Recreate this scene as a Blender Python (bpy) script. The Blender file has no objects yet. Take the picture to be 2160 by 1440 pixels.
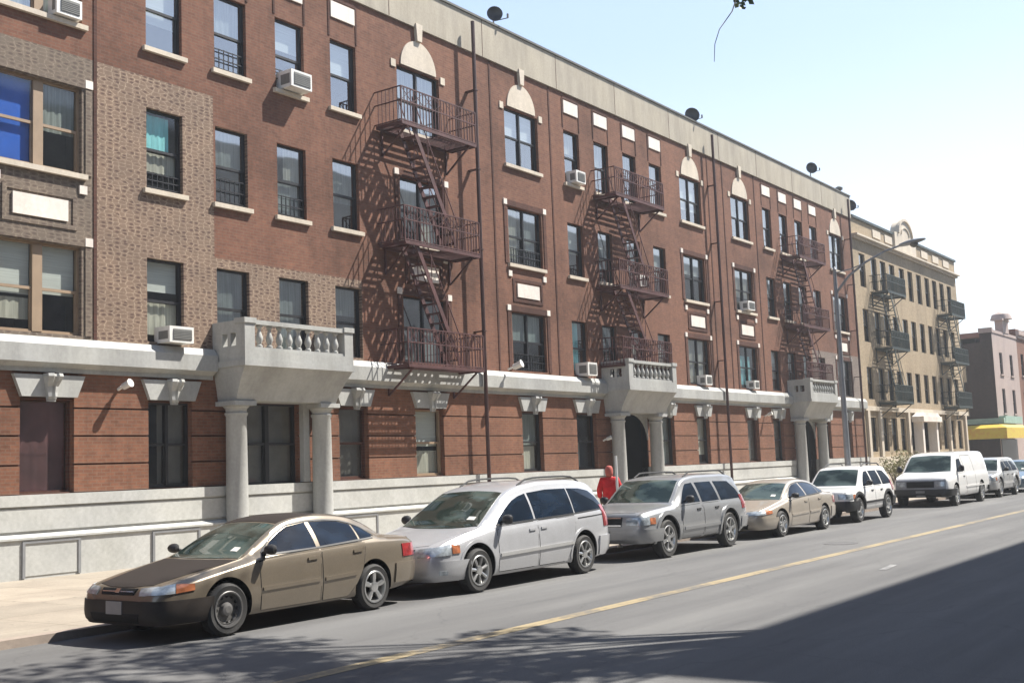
import bpy, bmesh, math, random
import numpy as np
from mathutils import Vector, Matrix
from mathutils.bvhtree import BVHTree
random.seed(7)
C = bpy.context.scene.collection
SC = bpy.context.scene
R = math.radians

# ------------------------------------------------------------------ camera
YAW, PITCH, ROLL = 0.953148, 0.10850954, -0.03920865
CAM = Vector((0, -21.2, 1.87))
cf = Vector((math.sin(YAW)*math.cos(PITCH), math.cos(YAW)*math.cos(PITCH), math.sin(PITCH)))
cr = Vector((math.cos(YAW), -math.sin(YAW), 0)); cu = cr.cross(cf)
r2 = cr*math.cos(ROLL)+cu*math.sin(ROLL); u2 = -cr*math.sin(ROLL)+cu*math.cos(ROLL)
cd = bpy.data.cameras.new('camera'); cam = bpy.data.objects.new('camera', cd); C.objects.link(cam)
m = Matrix(((r2.x, u2.x, -cf.x), (r2.y, u2.y, -cf.y), (r2.z, u2.z, -cf.z)))
cam.matrix_world = Matrix.Translation(CAM) @ m.to_4x4()
cd.sensor_width = 36; cd.lens = 2450/2160*36; cd.clip_start = .1; cd.clip_end = 3000
SC.camera = cam
# ------------------------------------------------------------------ light
SUN = Vector((1.45, -1.0, 2.35)).normalized()
w = bpy.data.worlds.new('World'); SC.world = w; w.use_nodes = True
nt = w.node_tree; sky = nt.nodes.new('ShaderNodeTexSky'); sky.sky_type = 'NISHITA'; sky.sun_disc = False
sky.sun_elevation = math.asin(SUN.z); sky.sun_rotation = math.atan2(SUN.x, SUN.y)
sky.air_density = 1.0; sky.dust_density = 1.2; sky.ozone_density = 1.0
bg = nt.nodes['Background']; bg.inputs['Strength'].default_value = .05
# pale summer haze low in the sky, added to the clear-sky model
tc = nt.nodes.new('ShaderNodeTexCoord'); sx = nt.nodes.new('ShaderNodeSeparateXYZ'); nt.links.new(tc.outputs['Generated'], sx.inputs[0])
hr = nt.nodes.new('ShaderNodeValToRGB'); nt.links.new(sx.outputs[2], hr.inputs[0]); hr.color_ramp.interpolation = 'EASE'
el = hr.color_ramp.elements; el[0].position = 0; el[0].color = (.92, .96, 1, 1); el[1].position = .62; el[1].color = (.05, .11, .22, 1)
e_ = el.new(.17); e_.color = (.88, .92, 1, 1); e_ = el.new(.36); e_.color = (.56, .69, .92, 1)
hm = nt.nodes.new('ShaderNodeVectorMath'); hm.operation = 'SCALE'; hm.inputs['Scale'].default_value = 7.2; nt.links.new(hr.outputs[0], hm.inputs[0])
ha = nt.nodes.new('ShaderNodeVectorMath'); ha.operation = 'ADD'; nt.links.new(hm.outputs[0], ha.inputs[0]); nt.links.new(sky.outputs[0], ha.inputs[1])
nt.links.new(ha.outputs[0], bg.inputs[0])
sl = bpy.data.lights.new('sun', 'SUN'); sl.energy = 5.0; sl.angle = R(.55); sl.color = (1, .95, .87)
so = bpy.data.objects.new('sun', sl); C.objects.link(so); so.rotation_euler = SUN.to_track_quat('Z', 'Y').to_euler()
SC.view_settings.view_transform = 'Standard'; SC.view_settings.look = 'None'
SC.view_settings.exposure = 1.10; SC.view_settings.gamma = 1

# ------------------------------------------------------------------ materials
def newmat(name):
    mt = bpy.data.materials.new(name); mt.use_nodes = True
    return mt, mt.node_tree, mt.node_tree.nodes['Principled BSDF']
def L(nt, a, b): nt.links.new(a, b)
def coords(nt, sc=(1, 1, 1), kind='Object'):
    t = nt.nodes.new('ShaderNodeTexCoord'); mp = nt.nodes.new('ShaderNodeMapping'); mp.inputs['Scale'].default_value = sc
    L(nt, t.outputs[kind], mp.inputs[0]); return mp.outputs[0]
def noise(nt, vec, scale, detail=4, rough=.6):
    n = nt.nodes.new('ShaderNodeTexNoise'); n.inputs['Scale'].default_value = scale
    n.inputs['Detail'].default_value = detail; n.inputs['Roughness'].default_value = rough
    L(nt, vec, n.inputs['Vector']); return n.outputs['Fac']
def ramp(nt, fac, stops):
    r = nt.nodes.new('ShaderNodeValToRGB'); cr_ = r.color_ramp
    while len(cr_.elements) < len(stops): cr_.elements.new(.5)
    for e, (p, c) in zip(cr_.elements, stops):
        e.position = p; e.color = (*c, 1) if len(c) == 3 else c
    L(nt, fac, r.inputs[0]); return r.outputs[0]
def mix(nt, fac, a, b, mode='MIX'):
    n = nt.nodes.new('ShaderNodeMix'); n.data_type = 'RGBA'; n.blend_type = mode
    for s, v in ((0, fac), (6, a), (7, b)):
        if hasattr(v, 'links') or isinstance(v, bpy.types.NodeSocket): L(nt, v, n.inputs[s])
        else: n.inputs[s].default_value = v if s == 0 else (*v, 1)
    return n.outputs[2]
def bump(nt, b, h, strength=.3, dist=.02):
    n = nt.nodes.new('ShaderNodeBump'); n.inputs['Strength'].default_value = strength; n.inputs['Distance'].default_value = dist
    L(nt, h, n.inputs['Height']); L(nt, n.outputs[0], b.inputs['Normal'])
def plain(name, col, rough=.6, metal=0., var=.12, scale=3, coat=0., spec=.5, stretch=(1, 1, 1)):
    mt, nt, b = newmat(name); v = coords(nt, stretch)
    lo = tuple(c*(1-var) for c in col); hi = tuple(min(1, c*(1+var)) for c in col)
    L(nt, ramp(nt, noise(nt, v, scale, 6), [(.3, lo), (.7, hi)]), b.inputs['Base Color'])
    b.inputs['Roughness'].default_value = rough; b.inputs['Metallic'].default_value = metal
    b.inputs['Coat Weight'].default_value = coat; b.inputs['Coat Roughness'].default_value = .06
    b.inputs['Specular IOR Level'].default_value = spec
    return mt
def brick(name, c1, c2, mortar, sc=1., bias=0., stain=.42, msize=.012):
    mt, nt, b = newmat(name)
    t = nt.nodes.new('ShaderNodeTexCoord'); sp = nt.nodes.new('ShaderNodeSeparateXYZ'); L(nt, t.outputs['Object'], sp.inputs[0])
    ad = nt.nodes.new('ShaderNodeMath'); L(nt, sp.outputs[0], ad.inputs[0]); L(nt, sp.outputs[1], ad.inputs[1])
    cb = nt.nodes.new('ShaderNodeCombineXYZ'); L(nt, ad.outputs[0], cb.inputs[0]); L(nt, sp.outputs[2], cb.inputs[1])
    br = nt.nodes.new('ShaderNodeTexBrick'); L(nt, cb.outputs[0], br.inputs['Vector'])
    br.inputs['Scale'].default_value = 1; br.inputs['Brick Width'].default_value = .215*sc; br.inputs['Row Height'].default_value = .073*sc
    br.inputs['Mortar Size'].default_value = msize*sc; br.inputs['Mortar Smooth'].default_value = .3; br.inputs['Bias'].default_value = bias
    br.inputs['Color1'].default_value = (*c1, 1); br.inputs['Color2'].default_value = (*c2, 1); br.inputs['Mortar'].default_value = (*mortar, 1)
    n1 = noise(nt, cb.outputs[0], .35, 6, .65); n2 = noise(nt, cb.outputs[0], 7, 4, .7)
    g = ramp(nt, n1, [(.3, (1-stain,)*3), (.5, (1, 1, 1)), (.75, (1.0+stain*.5, 1.0+stain*.45, 1.0+stain*.35))])
    g2 = ramp(nt, n2, [(.3, (.8, .8, .82)), (.7, (1.15, 1.12, 1.1))])
    c = mix(nt, 1., mix(nt, 1., br.outputs[0], g, 'MULTIPLY'), g2, 'MULTIPLY')
    st = ramp(nt, noise(nt, coords(nt, (1.6, 1, .12)), 1, 5, .7), [(.35, (.84, .83, .83)), (.55, (1, 1, 1)), (.75, (1.1, 1.08, 1.05))])
    c = mix(nt, 1., c, st, 'MULTIPLY')
    L(nt, c, b.inputs['Base Color']); b.inputs['Roughness'].default_value = .9; b.inputs['Specular IOR Level'].default_value = .25
    bump(nt, b, br.outputs['Fac'], -.5, .008)
    return mt
def stained(name, col, stain, amount=.5, rough=.75, streak=(1.2, 1.2, .25), fine=14):
    mt, nt, b = newmat(name); v = coords(nt, streak); v2 = coords(nt)
    n1 = noise(nt, v, 1.1, 8, .7); n2 = noise(nt, v2, fine, 4, .6); n3 = noise(nt, v2, .5, 3)
    c = mix(nt, ramp(nt, n1, [(.40, (0, 0, 0)), (.66, (amount,)*3)]), col, stain)
    c = mix(nt, 1., c, ramp(nt, n2, [(.3, (.9, .9, .9)), (.7, (1.06, 1.06, 1.06))]), 'MULTIPLY')
    c = mix(nt, 1., c, ramp(nt, n3, [(.3, (.9, .9, .92)), (.7, (1.05, 1.04, 1.02))]), 'MULTIPLY')
    L(nt, c, b.inputs['Base Color']); b.inputs['Roughness'].default_value = rough
    bump(nt, b, n2, .25, .006); return mt
def glassmat(name, tint, f0=.3, refl=.03, wob=.02, scale=1.2):
    mt = bpy.data.materials.new(name); mt.use_nodes = True; nt = mt.node_tree; nt.nodes.clear()
    out = nt.nodes.new('ShaderNodeOutputMaterial'); mx = nt.nodes.new('ShaderNodeMixShader')
    tr = nt.nodes.new('ShaderNodeBsdfTransparent'); tr.inputs[0].default_value = (*tint, 1)
    gl = nt.nodes.new('ShaderNodeBsdfGlossy'); gl.inputs['Roughness'].default_value = refl
    g = nt.nodes.new('ShaderNodeNewGeometry'); dt = nt.nodes.new('ShaderNodeVectorMath'); dt.operation = 'DOT_PRODUCT'; L(nt, g.outputs['Normal'], dt.inputs[0]); L(nt, g.outputs['Incoming'], dt.inputs[1])
    def mth(op, a, b=None):
        n = nt.nodes.new('ShaderNodeMath'); n.operation = op
        for k, v in enumerate((a, b)):
            if v is None: continue
            if isinstance(v, (int, float)): n.inputs[k].default_value = v
            else: L(nt, v, n.inputs[k])
        return n.outputs[0]
    fr = mth('ADD', mth('MULTIPLY', mth('POWER', mth('SUBTRACT', 1., mth('ABSOLUTE', dt.outputs['Value'])), 5.), 1-f0), f0)
    bp = nt.nodes.new('ShaderNodeBump'); bp.inputs['Strength'].default_value = wob; bp.inputs['Distance'].default_value = .5
    L(nt, noise(nt, coords(nt), scale, 1), bp.inputs['Height']); L(nt, bp.outputs[0], gl.inputs['Normal'])
    L(nt, fr, mx.inputs[0]); L(nt, tr.outputs[0], mx.inputs[1]); L(nt, gl.outputs[0], mx.inputs[2]); L(nt, mx.outputs[0], out.inputs[0])
    return mt
def clinker(name, base, dark, light, sc):
    mt, nt, b = newmat(name)
    t = nt.nodes.new('ShaderNodeTexCoord'); sp = nt.nodes.new('ShaderNodeSeparateXYZ'); L(nt, t.outputs['Object'], sp.inputs[0])
    cb = nt.nodes.new('ShaderNodeCombineXYZ')
    for i, k in ((0, 0), (2, 1)):
        mu = nt.nodes.new('ShaderNodeMath'); mu.operation = 'MULTIPLY'; mu.inputs[1].default_value = sc[k]; L(nt, sp.outputs[i], mu.inputs[0]); L(nt, mu.outputs[0], cb.inputs[k])
    o = []
    for feat in ('F1', 'DISTANCE_TO_EDGE'):
        vo = nt.nodes.new('ShaderNodeTexVoronoi'); vo.feature = feat; vo.inputs['Scale'].default_value = 1; vo.inputs['Randomness'].default_value = .62; vo.voronoi_dimensions = '2D'; L(nt, cb.outputs[0], vo.inputs['Vector']); o.append(vo)
    s2 = nt.nodes.new('ShaderNodeSeparateColor'); L(nt, o[0].outputs['Color'], s2.inputs[0])
    n = noise(nt, t.outputs['Object'], 1.1, 5); n2 = noise(nt, t.outputs['Object'], 22, 4); n3 = noise(nt, t.outputs['Object'], 5, 3)
    c = mix(nt, n3, tuple(x*.8 for x in base), tuple(x*1.15 for x in base))
    def mul(a, q):
        m_ = nt.nodes.new('ShaderNodeMath'); m_.operation = 'MULTIPLY'; L(nt, a, m_.inputs[0]); L(nt, q, m_.inputs[1]); return m_.outputs[0]
    spot = mul(ramp(nt, o[0].outputs['Distance'], [(.20, (1, 1, 1)), (.36, (0, 0, 0))]), ramp(nt, s2.outputs[0], [(.35, (.1,)*3), (.55, (.9,)*3)]))
    c = mix(nt, spot, c, dark)
    edge = mul(ramp(nt, o[1].outputs['Distance'], [(.03, (.85,)*3), (.12, (0, 0, 0))]), ramp(nt, n2, [(.4, (.15,)*3), (.6, (1, 1, 1))]))
    c = mix(nt, edge, c, light)
    c = mix(nt, 1., c, ramp(nt, n, [(.3, (.82, .82, .84)), (.7, (1.14, 1.12, 1.1))]), 'MULTIPLY')
    L(nt, c, b.inputs['Base Color']); b.inputs['Roughness'].default_value = .9; bump(nt, b, spot, -.4, .01); return mt
M = {}
M['brick'] = brick('red_brick', (.195, .090, .058), (.15, .070, .047), (.17, .102, .073))
M['brick_low'] = brick('orange_brick', (.215, .096, .057), (.165, .074, .045), (.18, .108, .075), stain=.3)
M['speckle'] = clinker('clinker_brick', (.19, .130, .092), (.088, .050, .038), (.38, .295, .21), (5.6, 12))
M['speckle_dark'] = clinker('dark_clinker_brick', (.15, .118, .09), (.095, .068, .054), (.25, .20, .15), (5.6, 12))
M['speckle_grey'] = clinker('grey_clinker_brick', (.17, .135, .115), (.11, .085, .072), (.27, .23, .20), (5.6, 12))
M['brick_dark'] = brick('brown_brick', (.10, .042, .03), (.075, .032, .025), (.09, .055, .042))
M['tan_brick'] = brick('tan_brick', (.37, .29, .19), (.31, .24, .155), (.35, .30, .22), stain=.2)
M['old_brick'] = brick('old_dark_brick', (.065, .045, .038), (.05, .036, .031), (.08, .062, .055), stain=.25)
M['pink_stone'] = stained('pink_stone', (.40, .32, .29), (.28, .22, .195), .5)
M['paint'] = stained('grey_painted_stone', (.40, .405, .385), (.25, .25, .235), .7, rough=.6)
M['paint2'] = stained('pale_grey_painted_base', (.50, .505, .48), (.34, .345, .32), .7, rough=.6, streak=(.8, .8, .8))
M['lime'] = stained('limestone_trim', (.58, .51, .41), (.38, .33, .26), .5)
M['white'] = stained('white_painted_panel', (.76, .70, .63), (.52, .46, .40), .5)
M['parapet'] = stained('parapet_stone', (.38, .34, .265), (.23, .20, .155), .7, streak=(1.5, 1.5, .3))
M['coping'] = plain('coping_metal', (.12, .115, .10), .5, .3)
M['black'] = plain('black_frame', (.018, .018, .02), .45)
M['tanframe'] = plain('tan_frame', (.28, .20, .13), .6)
M['pipe'] = plain('red_painted_pipe', (.05, .018, .014), .5, var=.3)
M['iron_red'] = plain('red_oxide_iron', (.072, .026, .024), .6, var=.4)
M['iron_dark'] = plain('dark_green_iron', (.03, .042, .038), .5, var=.3)
M['galv'] = plain('galvanised_grey', (.24, .245, .255), .5, .3)
M['whitepl'] = plain('white_plastic', (.70, .69, .65), .5)
M['acgrille'] = plain('air_conditioner_grille', (.16, .16, .15), .6)
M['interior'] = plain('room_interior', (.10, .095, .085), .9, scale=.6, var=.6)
M['win'] = glassmat('window_glass', (.86, .9, .9), .42, .03, .006, .8)
M['winold'] = glassmat('window_glass_wavy', (.8, .86, .85), .28, .05, .015, 1.5)
M['blind'] = plain('white_blind', (.62, .65, .63), .8, stretch=(.3, .3, 12), scale=3, var=.15)
M['curtain'] = plain('cream_curtain', (.46, .45, .39), .9, stretch=(9, 9, .4), scale=2, var=.35)
M['curtain2'] = plain('grey_curtain', (.25, .28, .27), .9, stretch=(9, 9, .4), scale=2, var=.4)
M['blue'] = plain('blue_curtain', (.01, .12, .60), .8, scale=.8, var=.25)
M['cyan'] = plain('turquoise_curtain', (.3, .75, .8), .8, stretch=(5, 5, .5), var=.2)
M['maroon'] = plain('maroon_board', (.13, .055, .06), .6, stretch=(1, 1, 1), var=.5, scale=1.2)
M['board'] = plain('grey_board', (.16, .15, .135), .6, var=.3, scale=1.5)
M['rubber'] = plain('tyre_rubber', (.035, .034, .033), .8)
M['alloy'] = plain('alloy_wheel', (.55, .55, .54), .28, .85, var=.05)
M['steel'] = plain('bare_steel_wheel', (.16, .155, .15), .5, .4)
M['trimblk'] = plain('black_plastic_trim', (.02, .02, .021), .55)
M['gapblk'] = plain('shut_line', (.006, .006, .006), .8)
M['chrome'] = plain('chrome', (.7, .7, .7), .12, 1., var=.03)
M['winlow'] = glassmat('ground_floor_glass', (.8, .82, .8), .10, .08, .02, 1)
def carglass(name, col, hi, sp_=.5):
    mt, nt, b = newmat(name); v = coords(nt, (1, 1, 2.5)); n = noise(nt, v, 1.6, 3, .5)
    L(nt, ramp(nt, n, [(.45, col), (.62, hi)]), b.inputs['Base Color']); b.inputs['Roughness'].default_value = .03
    b.inputs['IOR'].default_value = 1.5; b.inputs['Specular IOR Level'].default_value = sp_; return mt
M['cglass'] = carglass('tinted_glass_sky_reflection', (.006, .011, .020), (.012, .022, .040), .3)  # dark tint; blue of the sky's reflection is put into the base colour
M['wglass'] = carglass('windscreen_glass', (.018, .028, .024), (.07, .095, .085))
def lamp(name, col, r=.12):
    mt, nt, b = newmat(name); v = coords(nt, (1, 1, 1)); n = noise(nt, v, 9, 2)
    L(nt, ramp(nt, n, [(.4, tuple(c*.6 for c in col)), (.6, col)]), b.inputs['Base Color'])
    b.inputs['Roughness'].default_value = r; b.inputs['Coat Weight'].default_value = 1; b.inputs['Coat Roughness'].default_value = .03
    b.inputs['Metallic'].default_value = .25; return mt
M['headl'] = lamp('headlight_lens', (.5, .55, .58)); M['amber'] = lamp('amber_lens', (.62, .22, .10)); M['tail'] = lamp('tail_light_lens', (.45, .04, .04))
def paint(name, col, metal=.55, rough=.34, coat=.8):
    mt, nt, b = newmat(name); v = coords(nt); n = noise(nt, v, 2.2, 6, .7); n2 = noise(nt, v, 60, 2)
    c = mix(nt, 1., ramp(nt, n, [(.3, tuple(x*.90 for x in col)), (.7, tuple(min(1, x*1.05) for x in col))]), ramp(nt, n2, [(.3, (.93,)*3), (.7, (1.05,)*3)]), 'MULTIPLY')
    # road dust low on the body
    sp = nt.nodes.new('ShaderNodeSeparateXYZ'); L(nt, v, sp.inputs[0])
    mr = nt.nodes.new('ShaderNodeMapRange'); L(nt, sp.outputs[2], mr.inputs[0]); mr.inputs[1].default_value = .15; mr.inputs[2].default_value = .6; mr.inputs[3].default_value = .45; mr.inputs[4].default_value = 0.
    mu = nt.nodes.new('ShaderNodeMath'); mu.operation = 'MULTIPLY'; L(nt, mr.outputs[0], mu.inputs[0]); L(nt, n, mu.inputs[1])
    c = mix(nt, mu.outputs[0], c, (.16, .14, .12))
    L(nt, c, b.inputs['Base Color']); b.inputs['Metallic'].default_value = metal; b.inputs['Roughness'].default_value = rough
    b.inputs['Coat Weight'].default_value = coat; b.inputs['Coat Roughness'].default_value = .06
    return mt

# ------------------------------------------------------------------ mesh helpers
class MB:
    def __init__(s): s.v = []; s.f = []; s.mi = []; s.sm = []
    def add(s, vs, fs, mi=0, smooth=False):
        o = len(s.v); s.v += [tuple(v) for v in vs]
        for f in fs: s.f.append([i+o for i in f]); s.mi.append(mi); s.sm.append(smooth)
    def quad(s, a, b, c, d, mi=0): s.add((a, b, c, d), [(0, 1, 2, 3)], mi)
    def box(s, x0, x1, y0, y1, z0, z1, mi=0):
        s.add([(x0, y0, z0), (x1, y0, z0), (x1, y1, z0), (x0, y1, z0), (x0, y0, z1), (x1, y0, z1), (x1, y1, z1), (x0, y1, z1)],
              [(0, 3, 2, 1), (4, 5, 6, 7), (0, 1, 5, 4), (1, 2, 6, 5), (2, 3, 7, 6), (3, 0, 4, 7)], mi)
    def bar(s, a, b, w=.03, h=None, mi=0):
        a = Vector(a); b = Vector(b); h = h or w; d = (b-a).normalized()
        up = Vector((0, 0, 1)) if abs(d.z) < .95 else Vector((0, 1, 0))
        sd = d.cross(up).normalized()*w/2; up = sd.cross(d).normalized()*h/2
        vs = [p+i*sd+j*up for p in (a, b) for i, j in ((-1, -1), (1, -1), (1, 1), (-1, 1))]
        s.add(vs, [(0, 1, 2, 3), (7, 6, 5, 4), (0, 4, 5, 1), (1, 5, 6, 2), (2, 6, 7, 3), (3, 7, 4, 0)], mi)
    def tube(s, pts, rad, n=8, mi=0, cap=True):
        pts = [Vector(p) for p in pts]; rads = rad if isinstance(rad, (list, tuple)) else [rad]*len(pts)
        vs = []; prev = None
        for i, p in enumerate(pts):
            d = (pts[min(i+1, len(pts)-1)]-pts[max(i-1, 0)]).normalized()
            if prev is None:
                sd = d.cross(Vector((0, 0, 1)) if abs(d.z) < .9 else Vector((1, 0, 0))).normalized()
            else: sd = (prev-d*prev.dot(d)).normalized()
            prev = sd; up = d.cross(sd)
            for k in range(n):
                t = 2*math.pi*k/n; vs.append(p+(sd*math.cos(t)+up*math.sin(t))*rads[i])
        fs = [(i*n+k, i*n+(k+1) % n, (i+1)*n+(k+1) % n, (i+1)*n+k) for i in range(len(pts)-1) for k in range(n)]
        s.add(vs, fs, mi, True)
        if cap: s.add(vs[:n], [tuple(range(n))[::-1]], mi); s.add(vs[-n:], [tuple(range(n))], mi)
    def lathe(s, prof, c, axis='z', n=16, mi=0, smooth=True):
        # prof: (radius, height along the axis)
        vs = []
        for r, h in prof:
            for k in range(n):
                t = 2*math.pi*k/n; a, b = r*math.cos(t), r*math.sin(t)
                if axis == 'z': vs.append((c[0]+a, c[1]+b, c[2]+h))
                elif axis == 'y': vs.append((c[0]+a, c[1]+h, c[2]-b))
                else: vs.append((c[0]+h, c[1]+a, c[2]+b))
        fs = [(i*n+k, i*n+(k+1) % n, (i+1)*n+(k+1) % n, (i+1)*n+k) for i in range(len(prof)-1) for k in range(n)]
        s.add(vs, fs, mi, smooth)
        s.add(vs[:n], [tuple(range(n))[::-1]], mi); s.add(vs[-n:], [tuple(range(n))], mi)
    def prism(s, poly, y0, y1, mi=0):
        # polygon in XZ, thickness in Y
        n = len(poly); vs = [(x, y0, z) for x, z in poly]+[(x, y1, z) for x, z in poly]
        s.add(vs, [tuple(range(n)), tuple(range(2*n-1, n-1, -1))]+[(i, i+n, (i+1) % n+n, (i+1) % n) for i in range(n)], mi)
    def grid(s, rows, mi=0, smooth=True):
        nr, nc = len(rows), len(rows[0]); vs = [p for r in rows for p in r]
        s.add(vs, [(i*nc+j, i*nc+j+1, (i+1)*nc+j+1, (i+1)*nc+j) for i in range(nr-1) for j in range(nc-1)], mi, smooth)
    def build(s, name, mats, parent=None, fix=True):
        me = bpy.data.meshes.new(name); me.from_pydata(s.v, [], s.f)
        for mt in (mats if isinstance(mats, (list, tuple)) else [mats]): me.materials.append(M[mt] if isinstance(mt, str) else mt)
        me.polygons.foreach_set('material_index', s.mi); me.polygons.foreach_set('use_smooth', s.sm)
        if fix:
            bm = bmesh.new(); bm.from_mesh(me); bmesh.ops.recalc_face_normals(bm, faces=bm.faces); bm.to_mesh(me); bm.free()
        if any(s.sm): me.set_sharp_from_angle(angle=R(42))
        o = bpy.data.objects.new(name, me); C.objects.link(o)
        if parent is not None:
            o.parent = parent
            if parent.name in WORLDROOT: o.matrix_parent_inverse = Matrix.Translation(-Vector(WORLDROOT[parent.name]))
        return o
WORLDROOT = {}      # things whose parts are written in world coordinates
def wroot(name, loc, *a):
    o = empty(name, loc, *a); WORLDROOT[o.name] = loc; return o
def tag(o, label=None, cat=None, group=None, kind=None):
    for k, v in (('label', label), ('category', cat), ('group', group), ('kind', kind)):
        if v: o[k] = v
    return o
def empty(name, loc, label, cat, group=None, rz=0):
    o = bpy.data.objects.new(name, None); C.objects.link(o); o.location = loc; o.rotation_euler = (0, 0, rz)
    o.empty_display_size = .3
    return tag(o, label, cat, group)
def copy_tree(o, parent=None):
    c = o.copy(); C.objects.link(c); c.parent = parent
    for ch in [x for x in ALLCH(o)]: copy_tree(ch, c)
    return c
def ALLCH(o): return [x for x in C.objects if x.parent == o]
# ------------------------------------------------------------------ ground
def ground_mats():
    mt, nt, b = newmat('asphalt'); v = coords(nt)
    n1 = noise(nt, coords(nt, (.25, 1., 1)), .5, 6, .65); n2 = noise(nt, v, 70, 3, .7); n3 = noise(nt, coords(nt, (.06, 1.2, 1)), 1.0, 4)
    c = ramp(nt, n1, [(.3, (.098, .097, .097)), (.55, (.125, .124, .123)), (.8, (.155, .152, .15))])
    c = mix(nt, 1., c, ramp(nt, n3, [(.35, (.76, .76, .77)), (.65, (1.14, 1.14, 1.12))]), 'MULTIPLY')
    c = mix(nt, 1., c, ramp(nt, n2, [(.3, (.7, .7, .7)), (.7, (1.25, 1.25, 1.25))]), 'MULTIPLY')
    vo = nt.nodes.new('ShaderNodeTexVoronoi'); vo.feature = 'DISTANCE_TO_EDGE'; vo.inputs['Scale'].default_value = .28
    n4 = nt.nodes.new('ShaderNodeTexNoise'); n4.inputs['Scale'].default_value = 1.3; L(nt, v, n4.inputs['Vector'])
    vm = nt.nodes.new('ShaderNodeVectorMath'); vm.operation = 'MULTIPLY_ADD'; L(nt, n4.outputs['Color'], vm.inputs[0]); vm.inputs[1].default_value = (.9, .9, .9); L(nt, v, vm.inputs[2])
    L(nt, vm.outputs[0], vo.inputs['Vector'])
    c = mix(nt, ramp(nt, vo.outputs['Distance'], [(.0, (.4,)*3), (.005, (0, 0, 0))]), c, (.05, .05, .05))
    # oil-darkened strip where cars park
    sp = nt.nodes.new('ShaderNodeSeparateXYZ'); L(nt, v, sp.inputs[0])
    mr = nt.nodes.new('ShaderNodeMapRange'); L(nt, sp.outputs[1], mr.inputs[0]); mr.inputs[1].default_value = -10.2; mr.inputs[2].default_value = -9.0
    mu = nt.nodes.new('ShaderNodeMath'); mu.operation = 'MULTIPLY'; L(nt, mr.outputs[0], mu.inputs[0]); mu.inputs[1].default_value = .35
    c = mix(nt, mu.outputs[0], c, (.08, .078, .075))
    L(nt, c, b.inputs['Base Color']); b.inputs['Roughness'].default_value = .85; bump(nt, b, n2, .5, .01); M['asphalt'] = mt
    mt, nt, b = newmat('concrete_pavement'); t = nt.nodes.new('ShaderNodeTexCoord'); v = t.outputs['Object']
    br = nt.nodes.new('ShaderNodeTexBrick'); L(nt, v, br.inputs['Vector']); br.offset = 0; br.inputs['Scale'].default_value = 1
    br.inputs['Brick Width'].default_value = 1.5; br.inputs['Row Height'].default_value = 1.5; br.inputs['Mortar Size'].default_value = .012
    br.inputs['Color1'].default_value = (.33, .285, .23, 1); br.inputs['Color2'].default_value = (.28, .245, .20, 1); br.inputs['Mortar'].default_value = (.2, .17, .13, 1)
    c = mix(nt, 1., br.outputs[0], ramp(nt, noise(nt, v, .9, 7, .7), [(.3, (.78, .77, .76)), (.7, (1.12, 1.12, 1.1))]), 'MULTIPLY')
    c = mix(nt, 1., c, ramp(nt, noise(nt, v, 30, 4), [(.3, (.85,)*3), (.7, (1.1,)*3)]), 'MULTIPLY')
    vo = nt.nodes.new('ShaderNodeTexVoronoi'); vo.inputs['Scale'].default_value = 2.1; L(nt, v, vo.inputs['Vector'])
    c = mix(nt, ramp(nt, vo.outputs['Distance'], [(.06, (.7,)*3), (.085, (0, 0, 0))]), c, (.10, .09, .08))
    L(nt, c, b.inputs['Base Color']); b.inputs['Roughness'].default_value = .85; bump(nt, b, br.outputs['Fac'], -.5, .01); M['pavement'] = mt
    mt, nt, b = newmat('worn_yellow_paint'); v = coords(nt)
    n = noise(nt, v, 9, 6, .75); n2 = noise(nt, v, .8, 3)
    ad = nt.nodes.new('ShaderNodeMath'); L(nt, n, ad.inputs[0]); L(nt, n2, ad.inputs[1])
    L(nt, ramp(nt, ad.outputs[0], [(.75, (.13, .125, .115)), (1.0, (.23, .185, .115)), (1.2, (.30, .24, .14))]), b.inputs['Base Color']); b.inputs['Roughness'].default_value = .7; M['yellow'] = mt
    mt, nt, b = newmat('worn_white_paint'); v = coords(nt)
    L(nt, ramp(nt, noise(nt, v, 6, 6, .75), [(.47, (.17, .165, .16)), (.6, (.38, .37, .36))]), b.inputs['Base Color']); M['wpaint'] = mt
    M['kerb'] = stained('kerb_stone', (.34, .28, .23), (.16, .13, .11), .6, .8, (.7, 1, 1))
    M['earth'] = plain('bare_earth', (.16, .14, .11), .95, scale=.3)
ground_mats()
def sheet(name, x0, x1, y0, y1, z, mat):
    b = MB(); b.quad((x0, y0, z), (x1, y0, z), (x1, y1, z), (x0, y1, z)); return tag(b.build(name, mat), kind='structure')
sheet('ground', -500, 1500, -700, 900, -.05, 'earth')
sheet('road', -60, 600, -19.4, -8.25, 0, 'asphalt')
KX0, KX1 = 84.6, 92.4     # the side street
sheet('side_street', KX0, KX1, -8.25, 160, 0, 'asphalt')
def pave(name, x0, x1, y0, y1):
    b = MB(); b.box(x0, x1, y0, y1, -.04, .10); return tag(b.build(name, 'pavement'), kind='structure')
pave('sidewalk', -60, KX0, -8.05, .4); pave('sidewalk', KX1, 600, -8.05, .4)
pave('far_sidewalk', -60, 600, -23.8, -19.6)
b = MB()
for x0, x1, y0, y1 in ((-60, KX0, -8.25, -8.05), (KX1, 600, -8.25, -8.05), (-60, 600, -19.6, -19.4)): b.box(x0, x1, y0, y1, -.04, .103)
tag(b.build('kerb', 'kerb'), kind='structure')
b = MB()
for y in (-13.20, -13.085): b.quad((-60, y, .004), (600, y, .004), (600, y+.11, .004), (-60, y+.11, .004))
tag(b.build('centre_line', 'yellow'), kind='structure')
b = MB()
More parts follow.
